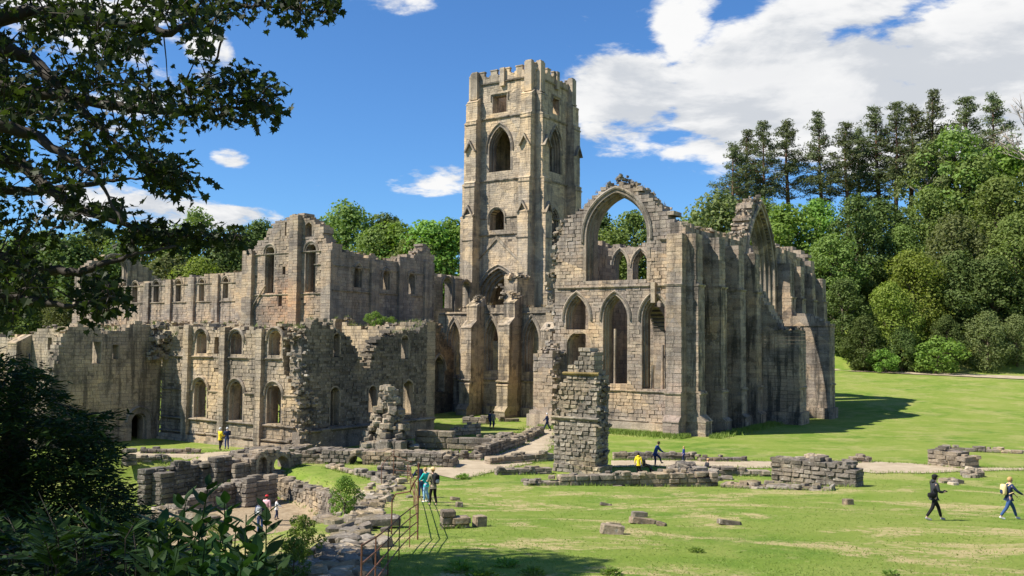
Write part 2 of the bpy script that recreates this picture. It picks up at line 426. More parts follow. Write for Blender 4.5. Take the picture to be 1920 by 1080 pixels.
def fill(w, acc, core, top, z0, opens=(), left=None, right=None, course=.32, bw=(.4, .85), jit=.03, rag=.35, seed=1, t=None, d=0.0, keep=None, gap=.011, missing=.0):
    """coursed masonry; top=[(s,z)..], left/right=[(z,s)..]. returns list of rectangular front blocks"""
    rg = random.Random(seed); t = t or w.t
    s_min, s_max = min(p[0] for p in top), max(p[0] for p in top)
    top = sorted(top); zmax = max(p[1] for p in top) + .3
    L = sorted(left) if left else [(0, s_min)]; Rr = sorted(right) if right else [(0, s_max)]
    z = z0; blocks = []
    while z < zmax:
        h = course * rg.uniform(.82, 1.2); z1 = z + h; zm = (z + z1) / 2
        a, b = interp(L, zm) + rg.uniform(-1, 1) * rag * (.6 if left else 0), interp(Rr, zm) + rg.uniform(-1, 1) * rag * (.6 if right else 0)
        cuts = []
        for o in opens:
            hf = o.half(zm)
            if hf > 0: cuts.append((o.c - hf, o.c + hf, o))
            elif o.z0 < z1 and o.z0 > z and zm < o.z0: pass
        cuts.sort(key=lambda c: c[0])
        iv = []; cur = (a, None)
        for c0, c1, o in cuts:
            if c0 > cur[0]: iv.append((cur, (c0, o)))
            cur = (c1, o)
        if cur[0] < b: iv.append((cur, (b, None)))
        for (sa, oa), (sb, ob) in iv:
            sb = min(sb, b)
            if sb - sa < .04: continue
            s = sa; row = []
            while s < sb - 1e-6:
                e = s + rg.uniform(*bw)
                if sb - e < bw[0] * .55: e = sb
                row.append((s, e)); s = e
            run = None
            for i, (s, e) in enumerate(row):
                sm = (s + e) / 2; ok = zm < interp(top, sm) + rg.uniform(-rag, rag) * .8
                if ok and missing and rg.random() < missing: ok = None
                if not ok:
                    if run and ok is not None: core_run(w, core, run, z, z1, t, d); run = None
                    if ok is None and run is None: run = [s, e]
                    elif ok is None: run[1] = e
                    continue
                sl0 = sl1 = s; sr0 = sr1 = e
                rect = True
                if i == 0 and oa is not None: sl0, sl1 = oa.c + oa.halfc(z), oa.c + oa.halfc(z1); rect = rect and abs(sl0 - sl1) < .02
                if i == len(row) - 1 and ob is not None: sr0, sr1 = ob.c - ob.halfc(z), ob.c - ob.halfc(z1); rect = rect and abs(sr0 - sr1) < .02
                j = rg.uniform(-jit, jit); g = gap
                q = ((sl0 + g, z + g), (sr0 - g, z + g), (max(sr1 - g, sl1 + g), z1 - g), (sl1 + g, z1 - g))
                blocks.append((q, -t - rg.uniform(-jit, jit) + d, j + d, rect))
                if run is None: run = [min(s, sl0), max(e, sr0)]
                else: run[1] = max(e, sr0) if e != sr0 else e
            if run: core_run(w, core, run, z, z1, t, d)
        z = z1
    if keep is not None: keep.extend(blocks)
    else:
        for q, d0, d1, _ in blocks: w.hexa(acc, q, d0, d1)
    return blocks
def core_run(w, core, run, z, z1, t, d):
    a, b = run[0] + .05, run[1] - .05
    if b - a > .05: w.hexa(core, ((a, z - .01), (b, z - .01), (b, z1 - .03), (a, z1 - .03)), -t + .05 + d, -.05 + d)

# shared rough-hewn block meshes, unit size, chamfered and uneven
BLOCKS = []
def block_meshes():
    rg = random.Random(3)
    for k in range(16):
        V = []; F_ = []
        c = .04 if k < 8 else .10
        # 24 verts of a chamfered cube
        idx = {}
        for sx in (-1, 1):
            for sy in (-1, 1):
                for sz in (-1, 1):
                    for ax in range(3):
                        p = [sx * .5, sy * .5, sz * .5]
                        for a2 in range(3):
                            if a2 != ax: p[a2] *= (1 - 2 * c * rg.uniform(.7, 1.4))
                        p = [q + rg.uniform(-1, 1) * (.012 if k < 8 else .045) for q in p]
                        idx[(sx, sy, sz, ax)] = len(V); V.append(p)
        S = (-1, 1)
        for ax in range(3):
            o1, o2 = [a for a in range(3) if a != ax]
            for s in S:
                f = []
                for q1, q2 in ((-1, -1), (1, -1), (1, 1), (-1, 1)):
                    k3 = [0, 0, 0]; k3[ax] = s; k3[o1] = q1; k3[o2] = q2
                    f.append(idx[(*k3, ax)])
                F_.append(f)
            for q1 in S:            # edge chamfers parallel to ax
                for q2 in S:
                    f = []
                    for s, sa in ((-1, o1), (-1, o2), (1, o2), (1, o1)):
                        k3 = [0, 0, 0]; k3[ax] = s; k3[o1] = q1; k3[o2] = q2
                        f.append(idx[(*k3, sa)])
                    F_.append(f)
        for sx in S:
            for sy in S:
                for sz in S: F_.append([idx[(sx, sy, sz, a)] for a in range(3)])
        BLOCKS.append((V, F_))
block_meshes()
BMESH = {}
def block_mesh(k, mat):
    k = k % 8 + (8 if mat in ('stone_low', 'rubble', 'stone_pier') else 0)
    if (k, mat) not in BMESH:
        me = bpy.data.meshes.new('stone'); me.from_pydata(BLOCKS[k][0], [], BLOCKS[k][1]); me.materials.append(MATS[mat]); me.update()
        bm_ = me; BMESH[(k, mat)] = bm_
    return BMESH[(k, mat)]
def stone_part(parent, mat, centre, ex, ey, ez, k, name='stone'):
    """one stone as a child: centre and three edge vectors"""
    ob = bpy.data.objects.new(name, block_mesh(k, mat)); COL.objects.link(ob); ob.parent = parent
    c = Vector(centre) - parent.location
    ob.matrix_local = Matrix(((ex[0], ey[0], ez[0], c[0]), (ex[1], ey[1], ez[1], c[1]), (ex[2], ey[2], ez[2], c[2]), (0, 0, 0, 1)))
    return ob
def block_parts(w, blocks, parent, mat, n, acc, seed=0):
    """the n largest rectangular blocks as parts, the rest into acc"""
    rg = random.Random(seed)
    idx = [i for i, b in enumerate(blocks) if b[3]]
    idx.sort(key=lambda i: -(blocks[i][0][1][0] - blocks[i][0][0][0]) * (blocks[i][0][2][1] - blocks[i][0][1][1]))
    chosen = set(idx[:n])
    for i, (q, d0, d1, _) in enumerate(blocks):
        if i in chosen:
            s0, z0 = q[0]; s1, z1 = q[2]
            d1 += .02
            stone_part(parent, mat, w.pt((s0 + s1) / 2, (z0 + z1) / 2, (d0 + d1) / 2), w.D * (s1 - s0), w.N * (d1 - d0), UP * (z1 - z0), rg.randrange(8))
        else: w.hexa(acc, q, d0, d1)

def rubble(acc, p, size, rg, flat=.7):
    """an irregular lump"""
    q = Matrix.Rotation(rg.uniform(0, 6.28), 3, 'Z') @ Matrix.Rotation(rg.uniform(-.4, .4), 3, 'X')
    sx, sy, sz = size * rg.uniform(.6, 1.25), size * rg.uniform(.5, 1.0), size * rg.uniform(.45, .85) * flat
    pts = []
    for (x, y, z) in ((-1, -1, -1), (1, -1, -1), (1, -1, 1), (-1, -1, 1), (-1, 1, -1), (1, 1, -1), (1, 1, 1), (-1, 1, 1)):
        v = q @ Vector((x * sx * rg.uniform(.32, .55), y * sy * rg.uniform(.32, .55), z * sz * rg.uniform(.32, .55)))
        pts.append((p[0] + v.x, p[1] + v.y, p[2] + v.z))
    acc.hexa(pts)
CAPS = []
def cap(w, acc, top, t=None, size=(.25, .55), dens=2.6, seed=5, amp=.3, d=0.0, s0=None, s1=None):
    """loose stones along a broken wall top"""
    rg = random.Random(seed); t = t or w.t; top = sorted(top)
    a, b = (top[0][0] if s0 is None else s0), (top[-1][0] if s1 is None else s1)
    n = int((b - a) * t * dens)
    for i in range(int((b - a) * 1.1)):
        s = rg.uniform(a, b)
        if noise.noise(Vector((s * .35, seed, 3))) > -.05: CAPS.append(w.pt(s, interp(top, s) + .15, d - rg.uniform(.1, t - .1)))
    for i in range(n):
        s = rg.uniform(a, b); z = interp(top, s)
        sz = rg.uniform(*size)
        bump = amp * max(0, noise.noise(Vector((s * .5, seed, 0))) + .35)
        rubble(acc, w.pt(s, z + rg.uniform(-.25, .12) + bump, d - rg.uniform(.05, t - .05)), sz, rg)
def edge_rubble(w, acc, pts, t=None, size=(.25, .6), dens=3.0, seed=9, spread=.35, d=0.0):
    """torn masonry along a polyline (s,z) of a wall"""
    rg = random.Random(seed); t = t or w.t
    for (s0, z0), (s1, z1) in zip(pts[:-1], pts[1:]):
        Ln = math.hypot(s1 - s0, z1 - z0); n = int(Ln * t * dens) + 1
        for i in range(n):
            k = rg.random()
            rubble(acc, w.pt(s0 + (s1 - s0) * k + rg.gauss(0, spread), z0 + (z1 - z0) * k + rg.gauss(0, .15), d + .05 - rg.uniform(0, t)), rg.uniform(*size), rg, .85)

def surround(w, op, parent, mat, prof, name='window_surround', sill=True, hood=None, d=0.0, n=9):
    """moulded frame swept round an opening; prof=[(offset outward, depth)..]"""
    P = op.outline(n); V = []; Fc = []
    m = len(prof)
    for (s, z, nx, nz) in P:
        for (o, dd) in prof: V.append(w.pt(s + nx * o, z + nz * o, dd + d))
    for i in range(len(P) - 1):
        for j in range(m - 1): Fc.append([i * m + j, (i + 1) * m + j, (i + 1) * m + j + 1, i * m + j + 1])
    ob = mesh_obj(name, V, Fc, mat, parent)
    if hood:
        o0, o1, pr, zlow = hood          # inner offset, outer offset, proud, how far below the spring it ends
        Q = [p for p in P if p[1] >= op.zs - 1e-6]
        if zlow: Q = [(Q[0][0], op.zs - zlow, -1, 0)] + Q + [(Q[-1][0], op.zs - zlow, 1, 0)]
        V = []; Fc = []
        for (s, z, nx, nz) in Q:
            for (o, dd) in ((o0, -.05), (o0, pr * .7), ((o0 + o1) / 2, pr), (o1, pr * .5), (o1, -.05)): V.append(w.pt(s + nx * o, z + nz * o, dd + d))
        for i in range(len(Q) - 1):
            for j in range(4): Fc.append([i * 5 + j, (i + 1) * 5 + j, (i + 1) * 5 + j + 1, i * 5 + j + 1])
        Fc += [[0, 1, 2, 3, 4], [len(V) - 5 + k for k in range(5)]]
        h = mesh_obj('hood_mould', np.asarray(V) - np.array(parent.location) * 0, Fc, mat, parent)
        h.parent = ob
    return ob
def string(w, parent, mat, s0, s1, z, h=.2, pr=.16, seed=0, d=0.0, breaks=.12, name='string_course'):
    """projecting moulded course in stones with worn gaps"""
    rg = random.Random(seed); acc = Acc(); s = s0
    while s < s1 - .05:
        e = min(s1, s + rg.uniform(.7, 1.4))
        if True:
            p = pr * (rg.uniform(.7, 1.1) if rg.random() > breaks else rg.uniform(.2, .4))
            acc.poly([w.pt(q, zz, dd + d) for q in (s - .004, e + .004) for (zz, dd) in ((z - h / 2, -.1), (z - h / 2, p * .45), (z, p), (z + h * .25, p), (z + h / 2, -.1))],
                     [[0, 1, 6, 5], [1, 2, 7, 6], [2, 3, 8, 7], [3, 4, 9, 8], [0, 4, 3, 2, 1], [5, 6, 7, 8, 9]])
        s = e
    return acc.build(name, mat, parent)
def slab(w, acc, s0, s1, z0, z1, d0, d1): w.hexa(acc, ((s0, z0), (s1, z0), (s1, z1), (s0, z1)), d0, d1)
def buttress(w, acc, s0, s1, z0, stages, course=.34, seed=2, nw=None, d=0.0, flat=False):
    """stepped buttress in coursed blocks, stages=[(z_top, projection)..] with sloped weatherings"""
    rg = random.Random(seed); wd = s1 - s0; nw = nw or max(1, round(wd / .75)); z = z0
    for k, (zt, pr) in enumerate(stages):
        nxt = stages[k + 1][1] if k + 1 < len(stages) else 0.0
        slope = min(1.0, (pr - nxt) * 1.2) if nxt < pr and not (flat and k == len(stages) - 1) else 0
        while z < zt - slope - .05:
            z1 = min(z + course * rg.uniform(.85, 1.15), zt - slope)
            if zt - slope - z1 < .12: z1 = zt - slope
            cuts = [s0] + [s0 + wd * (i + rg.uniform(-.18, .18)) / nw for i in range(1, nw)] + [s1]
            nd = max(1, round(pr / 1.0)); dc = [-.25] + [pr * (i + rg.uniform(-.15, .15)) / nd for i in range(1, nd)] + [pr]
            for i in range(nw):
                for j in range(nd):
                    jx = rg.uniform(-.022, .022)
                    l = cuts[i] + .012 + (rg.uniform(-.02, .02) if i == 0 else 0); r_ = cuts[i + 1] - .012 + (rg.uniform(-.02, .02) if i == nw - 1 else 0)
                    w.hexa(acc, ((l, z + .012), (r_, z + .012), (r_, z1 - .012), (l, z1 - .012)), dc[j] + .01 + d, dc[j + 1] - .01 + d + (jx if j == nd - 1 else 0))
            w.hexa(acc, ((s0 + .06, z), (s1 - .06, z), (s1 - .06, z1), (s0 + .06, z1)), -.2 + d, pr - .06 + d)
            z = z1
        if slope:
            za, zb = zt - slope, zt
            acc.poly([w.pt(s, zz, dd + d) for s in (s0 - .04, s1 + .04) for (zz, dd) in ((za, -.25), (za, pr + .05), (za + .12, pr + .05), (zb, nxt), (zb, -.25))],
                     [[0, 1, 6, 5], [1, 2, 7, 6], [2, 3, 8, 7], [3, 4, 9, 8], [0, 4, 3, 2, 1], [5, 6, 7, 8, 9]])
        z = zt
def tube(acc_v, acc_f, pts, rad, n=6):
    """tapered tube along points; rad list"""
    base = len(acc_v); pts = [Vector(p) for p in pts]
    for i, p in enumerate(pts):
        t = (pts[min(i + 1, len(pts) - 1)] - pts[max(i - 1, 0)]).normalized()
        a = t.cross(Vector((.3, .2, 1))) if abs(t.z) < .95 else t.cross(Vector((1, 0, 0)))
        a.normalize(); b = t.cross(a)
        r_ = rad[i] if hasattr(rad, '__len__') else rad
        for k in range(n):
            q = p + (a * math.cos(6.2832 * k / n) + b * math.sin(6.2832 * k / n)) * r_
            acc_v.append((q.x, q.y, q.z))
    for i in range(len(pts) - 1):
        for k in range(n):
            acc_f.append([base + i * n + k, base + i * n + (k + 1) % n, base + (i + 1) * n + (k + 1) % n, base + (i + 1) * n + k])
    acc_f.append([base + k for k in range(n)][::-1]); acc_f.append([base + (len(pts) - 1) * n + k for k in range(n)])

# ------------------------------------------------------------------ ground and paths
PATH_EDGE = []
def build_ground():
    xs = np.unique(np.concatenate([np.arange(-48, 48, .6), np.arange(-110, 120, 3.0), np.linspace(-600, -110, 24), np.linspace(120, 600, 24)]))
    ys = np.unique(np.concatenate([np.arange(14, 80, .6), np.arange(-30, 14, 2.5), np.arange(80, 260, 3.0), np.linspace(260, 1500, 30)]))
    X, Y = np.meshgrid(xs, ys); Z = ground_h(X, Y)
    V = np.stack([X.ravel(), Y.ravel(), Z.ravel()], 1); nx = len(xs)
    i = np.arange((len(ys) - 1) * (nx - 1)); r = i // (nx - 1); c = i % (nx - 1); q = r * nx + c
    Fc = np.stack([q, q + 1, q + nx + 1, q + nx], 1)
    g = mesh_obj('ground', V, Fc, 'grass_ground', None, True); g['kind'] = 'structure'
    def path(name, pix, width=None, poly=None, z=.035):
        """draped strip: pix = list of (left pixel, right pixel) pairs on the ground"""
        V = []; Fc = []; n = 7
        rows = []
        for (p, q) in pix:
            rows.append((onground(*p), onground(*q)))
        fine = []
        for (a, b), (c_, d_) in zip(rows[:-1], rows[1:]):
            k = max(2, int((c_ - a).length / .6))
            for j in range(k): fine.append((a.lerp(c_, j / k), b.lerp(d_, j / k)))
        fine.append(rows[-1])
        for i, (a, b) in enumerate(fine):
            w_ = .45 * noise.noise(Vector((i * .35, 3, 0))) + .25 * noise.noise(Vector((i * 1.3, 5, 0))); w2 = .45 * noise.noise(Vector((i * .35, 9, 0))) + .25 * noise.noise(Vector((i * 1.3, 11, 0)))
            dv = (b - a).normalized()
            a2 = a + dv * w_; b2 = b + dv * w2
            PATH_EDGE.append((a2, b2))
            for j in range(n):
                p = a2.lerp(b2, j / (n - 1)); V.append((p.x, p.y, gh(p.x, p.y) + z))
        for i in range(len(fine) - 1):
            for j in range(n - 1): Fc.append([i * n + j, i * n + j + 1, (i + 1) * n + j + 1, (i + 1) * n + j])
        o = mesh_obj(name, V, Fc, 'gravel', None, True); o['kind'] = 'structure'
    path('path', [((1000, 788), (1052, 796)), ((985, 806), (1045, 812)), ((950, 828), (1036, 840)), ((880, 852), (1000, 868)), ((838, 870), (915, 888)), ((780, 882), (860, 900))])
    path('path', [((1146, 864), (1146, 877)), ((1250, 864), (1250, 876)), ((1350, 865), (1350, 877)), ((1450, 866), (1450, 878)), ((1560, 867), (1560, 879)), ((1650, 867), (1650, 888)), ((1740, 871), (1740, 888)), ((1830, 878), (1830, 884)), ((2000, 878), (2000, 882))])
    path('path', [((1558, 692), (1558, 695)), ((1700, 698), (1700, 702)), ((1830, 703), (1830, 708)), ((1960, 708), (1960, 714))], z=.12)
    path('path', [((235, 846), (235, 858)), ((300, 850), (300, 864)), ((370, 850), (370, 868)), ((440, 846), (440, 864)), ((520, 842), (520, 856))])
build_ground()

LANCET = [(.22, .0), (.0, .0), (.0, -.30), (-.16, -.32), (-.16, -.62), (-.30, -.64), (-.30, -1.25)]
ROUNDP = [(.16, .03), (.0, .03), (.0, -.30), (-.10, -.32), (-.10, -.95)]
PLAIN = [(.12, .02), (.0, .02), (.0, -.9)]

def tri_prism(acc, w, pts, d0, d1):
    n = len(pts)
    acc.poly([w.pt(s, z, d0) for s, z in pts] + [w.pt(s, z, d1) for s, z in pts],
             [list(range(n))[::-1], list(range(n, 2 * n))] + [[i, (i + 1) % n, n + (i + 1) % n, n + i] for i in range(n)])

# ------------------------------------------------------------------ the tall tower
def build_tower():
    a0, a1, b0, b1 = -53.4, -41.1, 38.2, 50.0
    root = thing('abbey_tower', 'tall square battlemented stone tower with pointed windows, highest part of the ruin', 'tower', wab((a0 + a1) / 2, (b0 + b1) / 2, 0))
    mt = 'stone_tower'
    S = Wall('S', b0, 1.7); E_ = Wall('E', a1, 1.7); Nn = Wall('N', b1, 1.7); Ww = Wall('W', a0, 1.7)
    zpar = S.px(935, 152)[1]; ztop = zpar + 1.9
    acc, core = Acc(), Acc()
    win = S.open(917, 957, 320, 278, 237); sq = S.open(924, 950, 210, 179, 179); lo = S.open(918, 945, 432, 408, 398); door = S.open(895, 974, 640, 568, 503)
    fill(S, acc, core, [(a0, zpar), (a1, zpar)], 0, [win, sq, lo, door], course=.34, bw=(.45, 1.0), rag=0.0, jit=.03, seed=11, missing=.004)
    we = Opening(b0 + 6.2, 3.4, win.z0, win.zs, win.rise); wsq = Opening(b0 + 6.4, 2.0, sq.z0, sq.zs, 0); wl = Opening(b0 + 6.0, 2.6, lo.z0 - 2.5, lo.zs - .5, 1.9)
    fill(E_, acc, core, [(b0 + 1.7, zpar), (b1, zpar)], 0, [we, wsq, wl], course=.34, bw=(.45, 1.0), rag=0.0, jit=.022, seed=12)
    fill(Nn, acc, core, [(a0, zpar), (a1 - 1.7, zpar)], 0, [Opening(-47.2, 2.6, win.z0, win.zs, win.rise)], course=.5, bw=(.6, 1.3), rag=0, seed=13)
    fill(Ww, acc, core, [(b0 + 1.7, zpar), (b1 - 1.7, zpar)], 0, [], course=.5, bw=(.6, 1.3), rag=0, seed=14)
    acc.build('stonework', mt, root, 'stuff'); core.build('wall_core', 'mortar', root)
    # angle buttresses
    zs1, zs2, zs3 = S.px(935, 440)[1], S.px(935, 338)[1], S.px(935, 221)[1]
    zs0 = S.px(935, 500)[1]
    stg = [(zs0 - 4, 2.5), (zs1 + 3.5, 2.1), (zs2, 1.75), (zs3, 1.45), (zpar - 2.2, 1.15)]
    for (w, s0, s1, sd) in ((S, a0 - .1, a0 + 1.9, 21), (S, a1 - 1.9, a1 + .1, 22), (E_, b0 - .1, b0 + 1.9, 23), (E_, b1 - 1.9, b1 + .1, 24), (Ww, b0 - .1, b0 + 1.9, 25), (Nn, a1 - 1.9, a1 + .1, 26)):
        ac = Acc(); buttress(w, ac, s0, s1, 0, stg, .36, sd, 2)
        # slim square pinnacle carrying on above the last weathering
        p0, p1 = s0 + .35, s1 - .35
        zp = zpar + (2.1 if sd in (22, 23) else 1.7)
        slab(w, ac, p0, p1, zpar - 2.6, zp, -.15, .85)
        slab(w, ac, p0 - .07, p1 + .07, zpar - 2.7, zpar - 2.45, -.1, .95)
        slab(w, ac, p0 + .1, p1 - .1, zp, zp + .25, -.05, .7)
        b = ac.build('buttress', mt, root)
        # gablet and niche on the buttress face
        for zz, pr in ((win.zs - .4, 1.75), (lo.zs + .2, 2.1)):
            if w.axis in 'SE':
                g = Acc(); m = (s0 + s1) / 2
                tri_prism(g, w, [(s0 - .1, zz), (m, zz + 1.9), (s1 + .1, zz), (s1 - .15, zz), (m, zz + 1.45), (s0 + .15, zz)], pr - .6, pr + .22)
                g.build('gablet', 'stone_trim', root)
    # string courses
    for k, z in enumerate((zs3, zs2, S.px(935, 408)[1], zs1, zpar - .25, zs0 + 1.2)):
        for w, s0, s1 in ((S, a0 + 1.9, a1 - 1.9), (E_, b0 + 1.9, b1 - 1.9)):
            if k == 2 and w is S:
                string(w, root, 'stone_trim', s0, lo.c - lo.w / 2 - .3, z, .3, .24, 31, breaks=0); string(w, root, 'stone_trim', lo.c + lo.w / 2 + .3, s1, z, .3, .24, 32, breaks=0)
            elif k == 5 and w is S: continue
            else: string(w, root, 'stone_trim', s0, s1, z, .42 if k < 2 else .3, .3, 33 + k, breaks=0.02)
    for (w, s0, s1) in ((S, a0 - .1, a0 + 1.9), (S, a1 - 1.9, a1 + .1), (E_, b0 - .1, b0 + 1.9), (E_, b1 - 1.9, b1 + .1)):
        for z, pr in ((zs3, 1.45), (zs2, 1.75), (zs1, 2.1)):
            string(w, root, 'stone_trim', s0 - .08, s1 + .08, z - .9, .26, .12, 5, d=pr, breaks=0)
    # window frames
    deep = [(.45, .02), (.0, .02), (.0, -.35), (-.18, -.4), (-.18, -.75), (-.34, -.8), (-.34, -1.6)]
    f = surround(S, win, root, 'stone_trim', deep, hood=(.38, .62, .24, .5))
    # slender broken mullions
    for off in (-.55, .45):
        ac = Acc(); slab(S, ac, win.c + off - .12, win.c + off + .12, win.z0, win.z0 + (2.1 if off < 0 else .6), -1.05, -.75); ac.build('mullion', 'stone_trim', f)
    ac = Acc()
    acc2 = Acc(); acc2.poly([S.pt(win.c + x, z, dd) for x in (-win.w / 2 - .5, win.w / 2 + .3) for (z, dd) in ((win.z0 - 1.3, .38), (win.z0 - 1.3, -.3), (win.z0 + .15, -.9))], [[0, 1, 2], [5, 4, 3], [0, 3, 4, 1], [1, 4, 5, 2], [2, 5, 3, 0]]); acc2.build('sill', 'stone_trim', f)
    surround(E_, we, root, 'stone_trim', deep, hood=(.38, .62, .24, .5))
    for off in (-.55, .55):
        slab(E_, ac, we.c + off - .12, we.c + off + .12, we.z0, we.zs + .5, -1.05, -.75)
    ac.build('mullion', 'stone_trim', root)
    for w, o in ((S, sq), (E_, wsq)):
        f = surround(w, o, root, 'stone_trim', PLAIN, hood=(.2, .42, .22, .8))
        for k in (-1, 0, 1):
            ac = Acc(); slab(w, ac, o.c + k * o.w / 4 - .1, o.c + k * o.w / 4 + .1, o.z0, o.zs, -.45, -.2); ac.build('mullion', 'stone_tower', f)
    f = surround(S, lo, root, 'stone_trim', PLAIN, hood=(.15, .4, .25, .9))
    ac = Acc(); slab(S, ac, lo.c + .35, lo.c + .6, lo.z0, lo.zs + .8, -1.2, -.9); ac.build('mullion', 'stone_trim', f)
    surround(E_, wl, root, 'stone_trim', LANCET, hood=(.2, .4, .2, 0))
    surround(S, door, root, 'stone_trim', [(.5, .05), (.0, .05), (0, -.5), (-.45, -.55), (-.45, -.95), (-.9, -1.0), (-.9, -1.5), (-1.35, -1.6), (-1.35, -2.6)], name='door_arch', n=14, hood=(.42, .7, .25, 0))
    # roof crease of the vanished transept
    g = Acc(); ap = S.px(932, 442); l = S.px(892, 489); r_ = S.px(977, 489)
    tri_prism(g, S, [l, ap, r_, (r_[0] - .5, r_[1]), (ap[0], ap[1] - .6), (l[0] + .5, l[1])], -.05, .22); g.build('roof_crease', 'stone_trim', root)
    # parapet with stepped merlons
    for w, s0, s1, sd in ((S, a0, a1, 1), (E_, b0 + .5, b1 - 1.2, 2), (Nn, a0, a1, 3), (Ww, b0 + .5, b1 - .5, 4)):
        ac = Acc(); rg = random.Random(sd); L_ = s1 - s0
        slab(w, ac, s0, s1, zpar, zpar + .75, -.5, .06)
        s = s0; i = 0
        while s < s1 - .3:
            e = min(s1, s + L_ / 10)
            if i % 2 == 1 and not (w is E_ and s > b1 - 5.2):
                m = (s + e) / 2
                slab(w, ac, s - .25, e + .25, zpar + .75, zpar + 1.15, -.5, .05)
                slab(w, ac, s, e, zpar + 1.15, zpar + 1.8, -.48, .04)
                slab(w, ac, s - .08, e + .08, zpar + 1.8, zpar + 1.98, -.55, .12)
            else: slab(w, ac, s + .26, e - .26, zpar + .75, zpar + .9, -.55, .12)
            s = e; i += 1
        ac.build('parapet', mt, root)
    # middle pinnacles of each side
    for w, m in ((S, -47.2), (E_, b0 + 6.3)):
        ac = Acc(); slab(w, ac, m - .42, m + .42, zpar - 1.0, zpar + 1.95, -.3, .5); ac.build('pinnacle', mt, root)
    # unseen slab added to keep the inside of the tower dark
    ac = Acc(); ac.hexa([wab(a, b, z) for z in (zs3 - .3, zs3 + .2) for a, b in ((a0 + 1.6, b0 + 1.6), (a1 - 1.6, b0 + 1.6), (a1 - 1.6, b1 - 1.6), (a0 + 1.6, b1 - 1.6))]); ac.build('darkening_slab', 'mortar', root)
build_tower()

